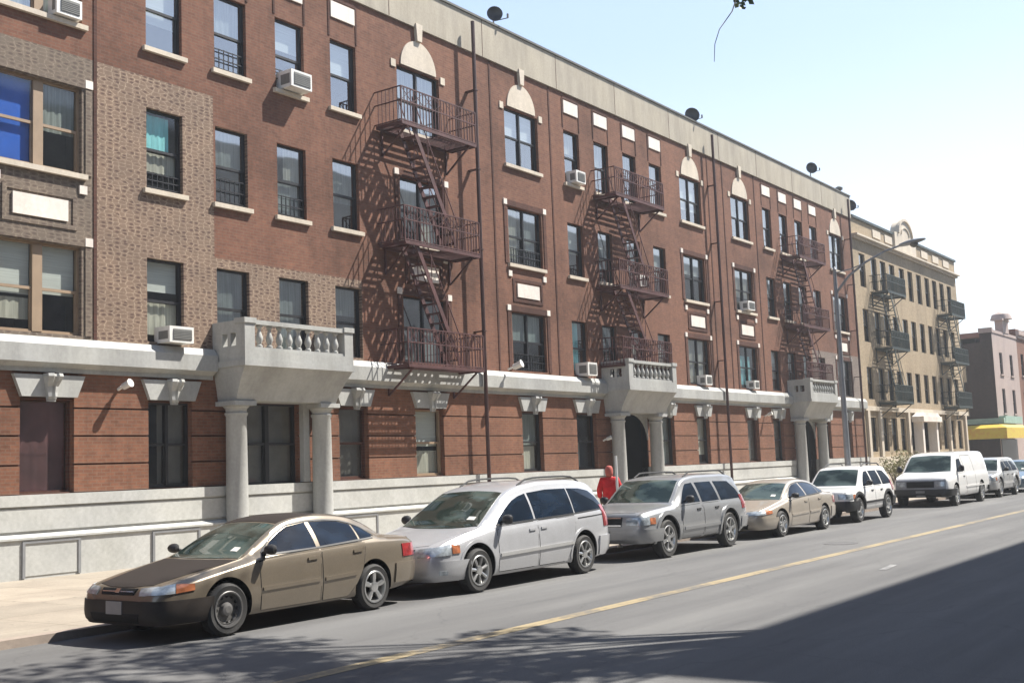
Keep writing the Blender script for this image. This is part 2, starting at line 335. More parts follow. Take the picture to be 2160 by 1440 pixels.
for x, y, l, w_ in ((19.0, -14.95, .9, .12),): b.quad((x, y, .005), (x+l, y+.1, .005), (x+l, y+w_+.1, .005), (x, y+w_, .005))
tag(b.build('worn_road_marking', 'wpaint'), kind='structure')
b = MB(); b.lathe([(.0, .002), (.36, .002), (.36, .006), (.30, .006), (.3, .004), (0, .004)], (24.5, -12.2, 0), n=24)
tag(b.build('manhole_cover', 'steel'), 'round dark iron manhole cover set in the sunlit roadway', 'manhole cover')

# ------------------------------------------------------------------ building kit
def cuts(vals, lo, hi): return sorted({round(v, 4) for v in vals if lo <= v <= hi} | {lo, hi})
def wall_open(mb, x0, x1, z0, z1, ops, y, depth, mat=lambda x, z: 0, xb=(), zb=(), rev=None):
    xs = cuts([v for o in ops for v in o[:2]]+list(xb), x0, x1); zs = cuts([v for o in ops for v in o[2:4]]+list(zb), z0, z1)
    for i in range(len(xs)-1):
        for j in range(len(zs)-1):
            cx, cz = (xs[i]+xs[i+1])/2, (zs[j]+zs[j+1])/2
            if any(o[0] < cx < o[1] and o[2] < cz < o[3] for o in ops): continue
            mb.quad((xs[i], y, zs[j]), (xs[i+1], y, zs[j]), (xs[i+1], y, zs[j+1]), (xs[i], y, zs[j+1]), mat(cx, cz))
    for o in ops:
        a, c, e, f = o[:4]; k = mat((a+c)/2-.6, (e+f)/2) if rev is None else rev
        mb.quad((a, y, e), (a, y+depth, e), (a, y+depth, f), (a, y, f), k); mb.quad((c, y, e), (c, y+depth, e), (c, y+depth, f), (c, y, f), k)
        mb.quad((a, y, f), (c, y, f), (c, y+depth, f), (a, y+depth, f), k); mb.quad((a, y, e), (c, y, e), (c, y+depth, e), (a, y+depth, e), k)
def window(bld, x0, x1, z0, z1, y=0., n=1, frame='black', blind=None, glass='win', sill=True, guard=None, mull=.07, sillmat='lime', open_=0., rails=True):
    """window frame (part) > pane, blind or curtain, sill, guard"""
    yf = y+.10; t = .048; b = MB()
    b.box(x0, x0+t, yf, yf+.1, z0, z1); b.box(x1-t, x1, yf, yf+.1, z0, z1)
    b.box(x0+t, x1-t, yf, yf+.1, z1-t, z1); b.box(x0+t, x1-t, yf, yf+.1, z0, z0+t*.8)
    zm = z0+(z1-z0)*(.5+random.uniform(-.01, .01)); wd = (x1-x0)/n
    for k in range(1, n): b.box(x0+wd*k-mull/2, x0+wd*k+mull/2, yf-.01, yf+.1, z0+t*.8, z1-t)
    if rails:
        for k in range(n):
            a = x0+wd*k+(t if k == 0 else mull/2); c = x0+wd*(k+1)-(t if k == n-1 else mull/2)
            b.box(a, c, yf+.02, yf+.075, zm-.03, zm+.03)
            b.box(a, a+.03, yf+.03, yf+.08, z0+t*.8, zm-.03); b.box(c-.03, c, yf+.03, yf+.08, z0+t*.8, zm-.03)
            b.box(a+.03, c-.03, yf+.03, yf+.08, z0+t*.8, z0+t*.8+.04)
    o = b.build('window', frame, bld)
    p = MB()
    for k in range(n):
        a = x0+wd*k+.03; c = x0+wd*(k+1)-.03
        j = random.uniform(-.004, .004)
        p.quad((a, yf+.04, zm), (c, yf+.04+j, zm), (c, yf+.04+j, z1-.03), (a, yf+.04, z1-.03))
        if z0+open_ < zm: p.quad((a, yf+.065, z0+.03+open_), (c, yf+.065-j, z0+.03+open_), (c, yf+.065-j, zm), (a, yf+.065, zm))
    p.build('pane', glass, o)
    if blind:
        for it in (blind if isinstance(blind, list) else [blind]):
            mat, za, zb_ = it[:3]; xa, xb_ = (it[3:5] if len(it) > 3 else (0, 1)); d = MB(); nn = 12
            X0 = x0+.05+(x1-x0-.1)*xa; X1 = x0+.05+(x1-x0-.1)*xb_; Z0 = z0+(z1-z0)*za; Z1 = z0+(z1-z0)*zb_-.03
            amp = 0 if mat in ('blind', 'blue') else .012
            d.grid([[(X0+(X1-X0)*i/nn, yf+.13+amp*math.sin(i*2.4), Z) for i in range(nn+1)] for Z in (Z0, Z1)])
            d.build('blind' if mat == 'blind' else 'curtain', mat, o)
    if sill:
        s_ = MB(); s_.box(x0-.10, x1+.10, y-.09, y+.10, z0-.11, z0-.002); s_.build('sill', sillmat, o)
    if guard:
        g = MB(); gy = yf+.01-.03; zt = z0+(z1-z0)*guard; nb = max(4, int((x1-x0)/.13))
        for k in range(3): zz = z0+.08+(zt-z0-.1)*k/2; g.box(x0+.03, x1-.03, gy-.012, gy+.012, zz-.012, zz+.012)
        for k in range(nb): xx = x0+.06+(x1-x0-.12)*k/(nb-1); g.box(xx-.009, xx+.009, gy-.009, gy+.009, z0+.03, zt)
        g.build('window_guard', 'whitepl' if random.random() < .1 else 'black', o)
    return o
def fire_escape(bld, x0, x1, zs, p=.95, mat='iron_red', y=0., stairs=True, flip=False, ladder=False, rail_h=1.0, dense=.13):
    """bracket frame (part) > platform, railing, stair"""
    fes = []
    for z in zs:
        br = MB(); br.bar((x0+.25, y-.02, z-.04), (x1-.25, y-.02, z-.04), .04)
        for x in (x0+.25, x1-.25):
            br.bar((x, y, z-.04), (x, y-p, z-.04), .05, .05); br.bar((x, y-.03, z-.75), (x, y-p+.08, z-.07), .045)
            br.bar((x, y-.03, z-.75), (x, y-.03, z-.04), .045)
        fes.append(br.build('fire_escape', mat, bld))
    for i, z in enumerate(zs):
        fe = fes[i]; pl = MB(); hx0, hx1 = (x0+.55, x0+1.75) if not flip else (x1-1.75, x1-.55)
        for (a, b_) in (((x0, y-p, z), (x1, y-p, z)), ((x0, y-.06, z), (x1, y-.06, z)), ((x0, y-.06, z), (x0, y-p, z)), ((x1, y-.06, z), (x1, y-p, z))): pl.bar(a, b_, .04, .09)
        nsl = int((p-.1)/.085)
        for k in range(nsl):
            yy = y-.1-k*.085
            segs = [(x0, x1)] if (not stairs or i == len(zs)-1 or yy > y-p+.55) else [(x0, hx0), (hx1, x1)]
            for a, c in segs: pl.box(a, c, yy-.022, yy+.022, z-.012, z+.012)
        pl.build('platform', mat, fe)
        rl = MB()
        for hh in (rail_h, rail_h*.62, .08):
            rl.bar((x0, y-p, z+hh), (x1, y-p, z+hh), .03); rl.bar((x0, y, z+hh), (x0, y-p, z+hh), .03); rl.bar((x1, y, z+hh), (x1, y-p, z+hh), .03)
        n = int((x1-x0)/dense)
        for k in range(n+1): xx = x0+(x1-x0)*k/n; rl.bar((xx, y-p, z), (xx, y-p, z+rail_h), .035 if k in (0, n, n//2) else .022)
        n = int(p/dense)
        for k in range(1, n):
            yy = y-p*k/n
            for xx in (x0, x1): rl.bar((xx, yy, z), (xx, yy, z+rail_h), .016)
        # lattice scrolls between the two upper rails
        n = int((x1-x0)/.45)
        for k in range(n):
            a = x0+(x1-x0)*k/n; c = x0+(x1-x0)*(k+1)/n
            rl.bar((a, y-p, z+rail_h*.62), (c, y-p, z+rail_h), .014); rl.bar((a, y-p, z+rail_h), (c, y-p, z+rail_h*.62), .014)
        rl.build('railing', mat, fe)
        if stairs and i < len(zs)-1:
            zl = zs[i+1]; st = MB(); xa, xb = (hx0, hx0+1.85) if not flip else (hx1, hx1-1.85)
            for yy in (y-p+.06, y-p+.56): st.bar((xa, yy, z), (xb, yy, zl+.02), .03, .14)
            nt_ = 13
            for k in range(1, nt_):
                f = k/nt_; xx = xa+(xb-xa)*f; zz = z+(zl-z)*f; st.box(xx-.1, xx+.1, y-p+.07, y-p+.55, zz-.012, zz+.012)
            for yy in (y-p+.06, y-p+.56):
                st.bar((xa, yy, z+.85), (xb, yy, zl+.85), .024)
                for k in (0, 4, 8, 12): f = k/12; xx = xa+(xb-xa)*f; zz = z+(zl-z)*f; st.bar((xx, yy, zz), (xx, yy, zz+.85), .02)
            st.build('stair', mat, fe)
    if ladder:
        z = zs[-1]; ld = MB(); lx = x0+.75
        for dx in (0, .4): ld.bar((lx+dx, y-p-.05, z+1.9), (lx+dx, y-p-.05, z-1.3), .03)
        for k in range(10): ld.bar((lx, y-p-.05, z+1.8-k*.32), (lx+.4, y-p-.05, z+1.8-k*.32), .02)
        ld.build('drop_ladder', mat, fe)
    return fe

# ------------------------------------------------------------------ the long red brick building
S4, H4, S3, H3, S2, H2, S1, H1 = 11.65, 13.55, 8.38, 10.25, 4.95, 6.82, 1.75, 3.62
XA0, XA1 = 9.0, 62.6
bldA = wroot('apartment_building', (XA0, 0, 0), 'long four storey red brick apartment building with pale stone parapet, grey balconies over its doors', 'apartment building')
mods = [  # (wide window centres, narrow centres, ground windows (centre, width), porch centre)
    dict(w=(13.42, 25.6), n=(16.52, 18.48, 20.45, 22.43), g=((13.6, 1.2), (16.62, 1.18), (22.5, 1.1), (25.63, 1.25)), porch=19.58),
    dict(w=(30.85, 43.05), n=(33.92, 35.93, 38.0, 40.05), g=((30.8, 1.16), (34.08, 1.28), (39.98, 1.05), (43.03, 1.1)), porch=36.98),
    dict(w=(47.93, 60.0), n=(50.92, 52.9, 54.85, 56.8), g=((47.93, 1.2), (50.75, 1.15), (56.9, 1.1), (60.0, 1.1)), porch=53.88)]
up, gr = [], []          # openings
rows = ((4, S4, H4), (3, S3, H3), (2, S2, H2))
for mi_, m_ in enumerate(mods):
    for r_, a, c in rows:
        for x in m_['w']: up.append((x-.96, x+.96, a, c, mi_, r_, 'w', x))
        for x in m_['n']: up.append((x-.5, x+.5, a, c, mi_, r_, 'n', x))
    for x, wd in m_['g']: gr.append((x-wd/2, x+wd/2, S1, H1, mi_, 1, 'g', x))
doors = [(19.58-.93, 19.58+.93, S1-.08, 3.66), (35.95, 38.34, .1, 3.72), (52.85, 55.24, .1, 3.72)]
def regA(x, z):
    if x < 14.72 and z < 10.95: return 2
    if x < 17.92 and z < 10.95: return 1
    if x < 22.95 and z < 7.05: return 1
    if 55.6 < x and z < 7.15: return 3
    return 0
b = MB()
wall_open(b, XA0, XA1, 4.25, 15.4, up, 0, .24, regA, (14.72, 17.92, 22.95, 55.6), (10.95, 7.05, 7.15))
# side and back
b.quad((XA0, 0, 4.25), (XA0, 16, 4.25), (XA0, 16, 15.4), (XA0, 0, 15.4)); b.quad((XA1, 0, 0), (XA1, 16, 0), (XA1, 16, 15.4), (XA1, 0, 15.4)); b.quad((XA0, 16, 0), (XA1, 16, 0), (XA1, 16, 15.4), (XA0, 16, 15.4))
b.build('brick_wall', ['brick', 'speckle', 'speckle_dark', 'speckle_grey'], bldA, fix=False)
b = MB(); gops = gr+[(d[0], d[1], max(d[2], 1.3), d[3]) for d in doors]
wall_open(b, XA0, XA1, 1.3, 4.3, gops, .04, .24, lambda x, z: 1 if z < 3.8 else 0, rev=0)
b.quad((XA0, .04, 1.3), (XA0, 16, 1.3), (XA0, 16, 4.3), (XA0, .04, 4.3))
# rusticated courses standing proud of the grooves
edges = sorted([(o[0], o[1]) for o in gops]); zc = [1.3, 1.72, 2.30, 2.88, 3.45, 4.3]
sp_ = []; x = XA0
for a, c in edges: sp_.append((x, a)); x = c
sp_.append((x, XA1))
for k in range(len(zc)-1):
    for a, c in sp_:
        for q in (28.36, 45.46):
            pass
        if c-a > .05: b.box(a+.002, c-.002, -.012, .038, zc[k]+.017, zc[k+1]-.017)
for a, c in edges: b.box(a-.002, c+.002, -.012, .038, 3.73, 4.27)
b.build('ground_floor_brick', ['brick_low', 'brick_dark'], bldA, fix=False)
# roof, rooms
b = MB(); b.box(XA0+.02, XA1-.02, .3, 15.9, 15.1, 15.35); b.build('roof', 'coping', bldA)
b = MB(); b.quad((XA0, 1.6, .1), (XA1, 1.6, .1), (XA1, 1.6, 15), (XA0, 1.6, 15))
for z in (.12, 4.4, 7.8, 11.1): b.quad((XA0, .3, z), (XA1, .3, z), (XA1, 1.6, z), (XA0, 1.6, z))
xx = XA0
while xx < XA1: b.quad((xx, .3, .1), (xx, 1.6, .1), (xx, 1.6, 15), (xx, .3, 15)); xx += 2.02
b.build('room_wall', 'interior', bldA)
# stone parapet
b = MB()
b.box(XA0, XA1, -.07, .28, 15.4, 16.08); b.box(XA0, XA1, -.07, -.002, 14.87, 15.4)
b.build('stone_parapet', 'parapet', bldA)
b = MB(); b.box(XA0, XA1+.02, -.12, .33, 16.082, 16.15); b.build('coping', 'coping', bldA)
for x in (28.75, 45.9, 37.0, 54.2, 20.0, 24.3, 33.0, 41.3, 49.9, 58.2): b = MB(); b.box(x-.012, x+.012, -.074, -.068, 14.88, 16.08); b.build('parapet_joint', 'brick_dark', bldA)
# stone cornice over the ground floor, broken by the porches
segs = []; x = XA0
for m_ in mods: segs.append((x, m_['porch']-1.8)); x = m_['porch']+1.8
segs.append((x, XA1))
b = MB()
for a, c in segs:
    prof = [(-.0, 4.16), (-.07, 4.16), (-.07, 4.25), (-.20, 4.34), (-.25, 4.34), (-.25, 4.70), (-.12, 4.86), (0, 4.88)]
    n = len(prof); b.add([(a, y, z) for y, z in prof]+[(c, y, z) for y, z in prof], [(i, i+1, i+1+n, i+n) for i in range(n-1)]+[tuple(range(n)), tuple(range(2*n-1, n-1, -1))])
b.build('stone_cornice', 'paint', bldA)
# base
b = MB(); bw = []
bs = []; x = XA0
for d in doors[1:]: bs.append((x, d[0])); x = d[1]
bs.append((x, XA1))
for a, c in bs:
    b.box(a, c, -.13, .3, 1.5, 1.72); b.box(a, c, -.07, .3, 1.455, 1.5); b.box(a, c, -.10, .3, 1.02, 1.455); b.box(a, c, -.06, .3, .965, 1.02)
    prof = [(.3, .1), (-.20, .1), (-.20, .86), (-.24, .86), (-.24, .90), (-.10, .962), (.3, .962)]; n = len(prof)
    b.add([(a, y, z) for y, z in prof]+[(c, y, z) for y, z in prof], [(i, i+1, i+1+n, i+n) for i in range(n-1)]+[tuple(range(n)), tuple(range(2*n-1, n-1, -1))])
b.build('painted_base', 'paint2', bldA)
for x in (13.6, 16.62, 22.5):
    b = MB(); b.box(x-.62, x+.56, -.215, -.20, .16, .78, 1); f_ = [(x-.66, x-.60), (x+.56, x+.62)]
    for a, c in f_: b.box(a, c, -.235, -.20, .12, .82)
    b.box(x-.60, x+.56, -.235, -.20, .78, .82); b.build('basement_vent', ['galv', 'paint2'], bldA)
# windows
spec = {
 (0, 4, 13.42): dict(n=2, frame='tanframe', mull=.2, blind=('curtain2', 0, .8)),
 (0, 3, 13.42): dict(glass='winlow', n=2, frame='tanframe', mull=.22, blind=[('blue', 0, 1, 0, .44), ('curtain2', .45, 1, .56, 1)]),
 (0, 2, 13.42): dict(glass='winlow', n=2, frame='tanframe', mull=.22, blind=[('blind', .42, 1, 0, .44), ('blind', .45, 1, .56, 1), ('curtain', .15, .4, 0, .44)]),
 (0, 3, 16.52): dict(glass='winlow', blind=[('cyan', .52, .97, .05, .8), ('curtain', .25, .5)], guard=.22), (0, 2, 16.52): dict(glass='winlow', blind=[('blind', .62, 1), ('curtain', .1, .5)]),
 (0, 4, 18.48): dict(blind=('curtain2', .5, 1), guard=.3), (0, 4, 16.52): dict(blind=('blind', .35, 1)),
 (0, 3, 18.48): dict(blind=('curtain2', .5, 1), guard=.35), (0, 3, 20.45): dict(blind=[('curtain', .55, 1, .4, 1), ('curtain2', 0, .5)], guard=.3),
 (0, 3, 22.43): dict(blind=('curtain2', .4, 1)), (0, 2, 18.48): dict(blind=('curtain2', 0, 1)), (0, 2, 20.45): dict(blind=('curtain2', 0, 1)),
 (0, 3, 25.6): dict(blind=[('curtain', .0, .45, .5, 1), ('curtain', .55, 1, 0, .5)]), (0, 2, 25.6): dict(blind=('curtain2', 0, .55)),
 (1, 3, 30.85): dict(blind=[('curtain', 0, 1, 0, .4), ('curtain2', .3, 1, .5, 1)]), (1, 2, 30.85): dict(blind=('curtain2', .5, 1), glass='winold', n=2),
 (1, 4, 43.05): dict(blind=('blind', .3, 1)), (1, 2, 43.05): dict(blind=('curtain', 0, 1)), (1, 2, 33.92): dict(blind=('cyan', .1, 1, 0, .7)),
 (1, 3, 40.05): dict(blind=('blind', .4, 1)), (1, 2, 40.05): dict(blind=('curtain', .1, 1)), (2, 2, 47.93): dict(blind=('cyan', .1, .8, .2, .8)),
 (2, 3, 47.93): dict(blind=('curtain', .35, 1)), (1, 3, 33.92): dict(blind=('blind', .45, 1)), (1, 3, 38.0): dict(blind=[('blind', .4, 1), ('curtain', 0, .15)]),
 (0, 1, 13.6): dict(blind=('maroon', 0, 1), frame='brick_dark', rails=False), (0, 1, 16.62): dict(blind=('board', 0, 1, .35, 1), n=2),
 (0, 1, 22.5): dict(blind=('board', 0, 1), frame='brick_dark'), (0, 1, 25.63): dict(blind=[('blind', .45, 1), ('curtain', 0, .4)], frame='tanframe'),
 (1, 1, 30.8): dict(blind=[('curtain2', .45, 1), ('curtain', 0, .45, .2, .9)]), (1, 1, 34.08): dict(blind=('curtain2', 0, .5, 0, .4)), (1, 1, 39.98): dict(blind=('curtain2', 0, 1)),
 (1, 1, 43.03): dict(blind=('curtain', .2, 1)), (2, 1, 47.93): dict(blind=('board', 0, 1), frame='brick_dark', rails=False), (2, 1, 50.75): dict(blind=('board', 0, 1)),
}
for o in up+gr:
    a, c, e, f, mi_, r_, kd, x = o; k = dict(spec.get((mi_, r_, x), {}))
    if 'n' not in k: k['n'] = 2 if kd == 'w' else 1
    if 'blind' not in k and random.random() < .8:
        k['blind'] = (random.choice(['blind', 'curtain', 'curtain2', 'blind']), random.choice([.1, .3, .5, .6]), 1)
    if 'guard' not in k and r_ > 1 and random.random() < .06: k['guard'] = .3
    if kd == 'g': k['sill'] = False; k['y'] = .04; k.setdefault('glass', 'winlow')
    if r_ == 2: k['sill'] = False
    window(bldA, a, c, e+(.002 if kd == 'g' else 0), f, **k)
b = MB()   # rows of windows on the second floor stand on a thin stone string
# trims: blind arches, corner blocks, panels
for mi_, m_ in enumerate(mods):
    for x in m_['w']:
        b = MB(); n = 20; rx, rz = .80, .84
        b.prism([(x-rx, 13.60)]+[(x-rx*math.cos(math.pi*i/n), 13.62+rz*math.sin(math.pi*i/n)) for i in range(n+1)]+[(x+rx, 13.60)], -.035, -.001)
        b.prism([(x-.10, 14.46), (x+.10, 14.46), (x+.15, 14.99), (x-.15, 14.99)], -.11, -.002)
        for s in (-1, 1): b.box(x+s*1.12-.10, x+s*1.12+.10, -.03, -.001, 13.44, 13.66)
        b.build('stone_arch', 'lime', bldA)
        for zh in (H3, H2):
            b = MB(); b.box(x-1.02, x+1.02, -.03, -.001, zh+.02, zh+.20); zb0 = S3 if zh == H3 else S2
            for s in (-1, 1): b.box(x+s*1.12-.08, x+s*1.12+.08, -.025, -.001, zb0, zh)
            b.build('brick_surround', 'brick_dark' if not (mi_ == 0 and x < 14) else 'speckle_dark', bldA)
            b = MB()
            for s in (-1, 1): b.box(x+s*1.12-.09, x+s*1.12+.09, -.04, -.001, zh+.03, zh+.21)
            if zh == H3:
                for s in (-1, 1): b.box(x+s*.98-.09, x+s*.98+.09, -.04, -.001, S3-.42, S3-.24)
            b.build('corner_block', 'white', bldA)
        b = MB(); b.box(x-.62, x+.62, -.04, -.001, 7.32, 7.76); b.build('stone_panel', 'white', bldA)
        b = MB()
        for a in ((x-.84, x-.74, 7.16, 7.92), (x+.74, x+.84, 7.16, 7.92), (x-.74, x+.74, 7.82, 7.92), (x-.74, x+.74, 7.16, 7.26)): b.box(a[0], a[1], -.025, -.001, a[2], a[3])
        b.build('panel_surround', 'brick_dark' if not (mi_ == 0 and x < 14) else 'speckle_dark', bldA)
    for x in m_['n']:
        b = MB(); b.box(x-.46, x+.46, -.035, -.001, 14.16, 14.61); b.build('stone_panel', 'white', bldA)
        b = MB(); b.box(x-.56, x-.50, -.02, -.001, 13.62, 14.68); b.box(x+.50, x+.56, -.02, -.001, 13.62, 14.68); b.box(x-.5, x+.5, -.02, -.001, 14.66, 14.74); b.build('panel_surround', 'brick_dark', bldA)
    for x, wd in m_['g']:
        b = MB(); y0, y1 = -.11, -.014
        b.prism([(x-wd/2-.02, 3.66), (x+wd/2+.02, 3.66), (x+wd/2+.2, 4.1), (x-wd/2-.2, 4.1)], y0, y1)
        ks = b.build('lintel', 'paint', bldA)
        b = MB(); zz = [3.60, 3.66, 3.74, 3.86, 3.98, 4.06, 4.12]; yy = [-.17, -.2, -.19, -.2, -.27, -.31, -.29]; ww = [.09, .10, .105, .12, .15, .17, .16]
        b.grid([[(x-w_, -.1, z), (x-w_, y, z), (x-w_*.35, y-.03, z), (x-w_*.12, y+.01, z), (x+w_*.12, y+.01, z), (x+w_*.35, y-.03, z), (x+w_, y, z), (x+w_, -.1, z)] for z, y, w_ in zip(zz, yy, ww)], smooth=False)
        b.quad((x-.16, -.1, 4.12), (x-.16, -.29, 4.12), (x+.16, -.29, 4.12), (x+.16, -.1, 4.12)); b.box(x-.085, x+.085, -.165, -.1, 3.56, 3.6)
        b.build('keystone', 'paint', ks)
# vertical pier edges: dark strips stand in for their shadow lines
for x in (14.70, 29.15, 32.55, 44.75, 46.2, 49.6): b = MB(); b.box(x-.04, x+.04, -.018, -.001, 4.88, 14.86); b.build('pier_shadow_strip', ['brick_dark'], bldA)
# downpipes
for x in (27.93, 44.76, 61.5):
    b = MB(); b.tube([(x, -.33, .1), (x, -.33, 15.72)], .06, 8)
    for z in (6, 8.5, 11, 13.5): b.box(x-.075, x+.075, -.40, -.0, z, z+.03)
    b.build('downpipe', 'pipe', bldA)
# doorway 1 (closed with a tall pair of windows), entrances 2 and 3
d = doors[0]; window(bldA, d[0], d[1], d[2]+.03, d[3], y=.04, n=2, blind=('board', 0, 1), sill=False, mull=.12, glass='winlow')
for d, porchx in ((doors[1], 36.98), (doors[2], 53.88)):
    b = MB(); x0, x1 = d[0], d[1]; n = 14; xm = (x0+x1)/2; r_ = (x1-x0)/2
    arch = [(xm-r_*math.cos(math.pi*i/n), 2.72+.94*math.sin(math.pi*i/n)) for i in range(n+1)]
    b.prism([(x0, 3.72)]+arch[:n//2+1]+[(xm, 3.72)], -.03, .035); b.prism([(xm, 3.72)]+arch[n//2:]+[(x1, 3.72)], -.03, .035)
    b.box(x0-.22, x0-.001, -.05, .035, .1, 3.72)
    b.build('entrance_surround', 'paint', bldA)
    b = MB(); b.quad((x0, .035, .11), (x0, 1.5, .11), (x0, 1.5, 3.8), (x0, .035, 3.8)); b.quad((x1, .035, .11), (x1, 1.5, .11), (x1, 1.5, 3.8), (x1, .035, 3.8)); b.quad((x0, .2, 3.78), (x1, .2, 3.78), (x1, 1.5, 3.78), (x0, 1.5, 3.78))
    b.build('entrance_hall', 'black', bldA)  # walls black: the doorway's deep shade is put into their colour
    b = MB(); y = 1.0
    for a, c in ((x0, x0+.1), (x1-.1, x1), (xm-.06, xm+.06)): b.box(a, c, y, y+.08, .11, 3.7)
    for z in (.11, 1.0, 2.3, 3.6): b.box(x0, x1, y+.01, y+.07, z, z+.12)
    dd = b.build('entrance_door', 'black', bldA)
    b = MB(); b.quad((x0, y+.05, .2), (x1, y+.05, .2), (x1, y+.05, 3.6), (x0, y+.05, 3.6)); b.build('pane', 'winold', dd)
    b = MB(); b.box(xm-.12, xm-.09, y-.05, y, 1.0, 1.3); b.build('handle', 'chrome', dd)
# porches: columns, tapering corbel, balcony with balusters
for pi_, m_ in enumerate(mods):
    x = m_['porch']; b = MB()
    X0, X1, Y, = x-1.8, x+1.8, -1.16
    lo = [(x-1.62, -.64, 3.66), (x+1.62, -.64, 3.66)]; hi = [(X0+.04, Y+.06, 4.42), (X1-.04, Y+.06, 4.42)]
    for rr, (p0, p1) in enumerate(((lo, hi),)):
        (a0, b0), (a1, b1) = p0, p1; n = 6
        rowsL = []
        for i in range(n+1):
            t = i/n; s = t**1.5*.55+t*.45
            rowsL.append([(a0[0]+(a1[0]-a0[0])*s, 0, a0[2]+(a1[2]-a0[2])*t), (a0[0]+(a1[0]-a0[0])*s, a0[1]+(a1[1]-a0[1])*s, a0[2]+(a1[2]-a0[2])*t), (b0[0]+(b1[0]-b0[0])*s, a0[1]+(a1[1]-a0[1])*s, a0[2]+(a1[2]-a0[2])*t), (b0[0]+(b1[0]-b0[0])*s, 0, a0[2]+(a1[2]-a0[2])*t)])
        b.grid(rowsL, smooth=False); b.quad((x-1.62, 0, 3.66), (x-1.62, -.64, 3.66), (x+1.62, -.64, 3.66), (x+1.62, 0, 3.66))
    corb = b.build('corbel', 'paint', bldA)
    b = MB(); b.box(X0, X1, Y, -.002, 4.42, 4.56); b.box(X0+.03, X1-.03, Y+.03, -.002, 4.56, 4.80)
    bal = b.build('balcony', 'paint', bldA)
    b = MB(); pz0, pz1 = 4.80, 5.50
    for xx in (X0+.03, X1-.33): b.box(xx, xx+.30, Y+.03, Y+.33, pz0, pz1-.1)
    b.box(X0, X0+.36, Y, Y+.36, pz1-.1, pz1+.02); b.box(X1-.36, X1, Y, Y+.36, pz1-.1, pz1+.02)
    b.box(X0+.36, X1-.36, Y+.03, Y+.25, pz1-.12, pz1-.02); b.box(X0+.33, X1-.33, Y+.06, Y+.22, pz0, pz0+.06)
    for xs_ in (X0+.05, X1-.25):          # side panels with two narrow slots
        b.box(xs_, xs_+.2, Y+.36, -.002, pz1-.12, pz1-.02); b.box(xs_, xs_+.2, -.34, -.002, pz0, pz1-.12); b.box(xs_, xs_+.2, Y+.33, -.34, pz0, pz0+.1)
        b.box(xs_, xs_+.2, Y+.33, -.34, pz1-.3, pz1-.12); b.box(xs_, xs_+.2, -.62, -.52, pz0+.1, pz1-.3)
    b.build('parapet_rail', 'paint', bal)
    b = MB(); nb = 9
    for k in range(nb):
        bx = X0+.56+(X1-X0-1.12)*k/(nb-1); h = pz1-.12-(pz0+.06)
        b.lathe([(.075, 0), (.075, .05), (.045, .07), (.06, .12), (.085, .19), (.08, .25), (.05, .34), (.036, .42), (.05, .45), (.07, .47), (.07, h)], (bx, Y+.14, pz0+.06), n=10)
    b.build('baluster_row', 'paint', bal)
    for s in (-1, 1):
        cx = x+s*1.38; b = MB()
        b.lathe([(.32, .1), (.32, .24), (.29, .28), (.27, .34), (.25, .38), (.25, 1.6), (.235, 3.3), (.26, 3.34), (.27, 3.38), (.235, 3.41), (.25, 3.48), (.30, 3.53), (.30, 3.55)], (cx, -.36, 0), n=28)
        b.box(cx-.33, cx+.33, -.69, -.03, 3.55, 3.655); b.build('column', 'paint', bldA)
        if pi_ == 0: b = MB(); b.box(cx+s*-.33-.10, cx+s*-.33+.10, -.16, -.0, 1.74, 3.655); b.build('pilaster', 'paint', bldA)
# entrance lanterns
fire_escape(bldA, 23.65, 27.0, (11.42, 8.08, 4.72), .98, rail_h=1.02)
fire_escape(bldA, 35.15, 38.75, (11.38, 8.05, 5.3), .98)
fire_escape(bldA, 52.2, 55.6, (11.3, 8.0, 5.3), .98)

# ------------------------------------------------------------------ things fixed to the building
ac_n = [0]
def air_con(x, z, label, w_=.66, h=.42, p=.34, y=0.):
    o = empty('air_conditioner', (x, y-p/2, z), label, 'air conditioner', 'window air conditioners on the brick building')
    b = MB(); b.box(-w_/2, w_/2, -p/2, p/2+.12, 0, h); c = b.build('casing', 'whitepl', o)
    b = MB(); b.box(-w_/2+.1, w_/2-.06, -p/2-.012, -p/2-.001, .06, h-.06)
    for k in range(6): zz = .08+k*(h-.16)/6; b.box(-w_/2+.1, w_/2-.06, -p/2-.02, -p/2-.012, zz, zz+.02)
    b.box(-w_/2-.006, -w_/2-.001, -p/2+.06, p/2-.04, .08, h-.1)
    b.build('grille', 'acgrille', o); return o
air_con(20.45, 11.68, 'white air conditioner casting a large dark shadow, top row left of the nearest fire escape', .72, .44, .42)
air_con(13.95, 11.68, 'white window air conditioner in the wide top floor window at the upper left corner', .6, .4, .2)
air_con(16.62, 4.92, 'white air conditioner low on the grey cornice beside the nearest balcony', .66, .36, .42)
air_con(33.98, 11.68, 'white air conditioner in the topmost narrow window right of the tall brown pipe', .6, .42, .3)
air_con(34.0, 4.92, 'white air conditioner on the cornice just left of the second balcony', .6, .45, .4)
air_con(38.0, 8.42, 'white air conditioner behind the railing of the second fire escape', .66, .42, .4)
air_con(43.2, 4.93, 'white air conditioner on the cornice right of the second balcony', .55, .4, .3)
air_con(47.9, 8.42, 'white air conditioner in the wide third floor window right of the second brown pipe', .7, .4, .3)
air_con(47.95, 4.93, 'white air conditioner on the cornice below the wide window right of the second brown pipe', .5, .36, .3)
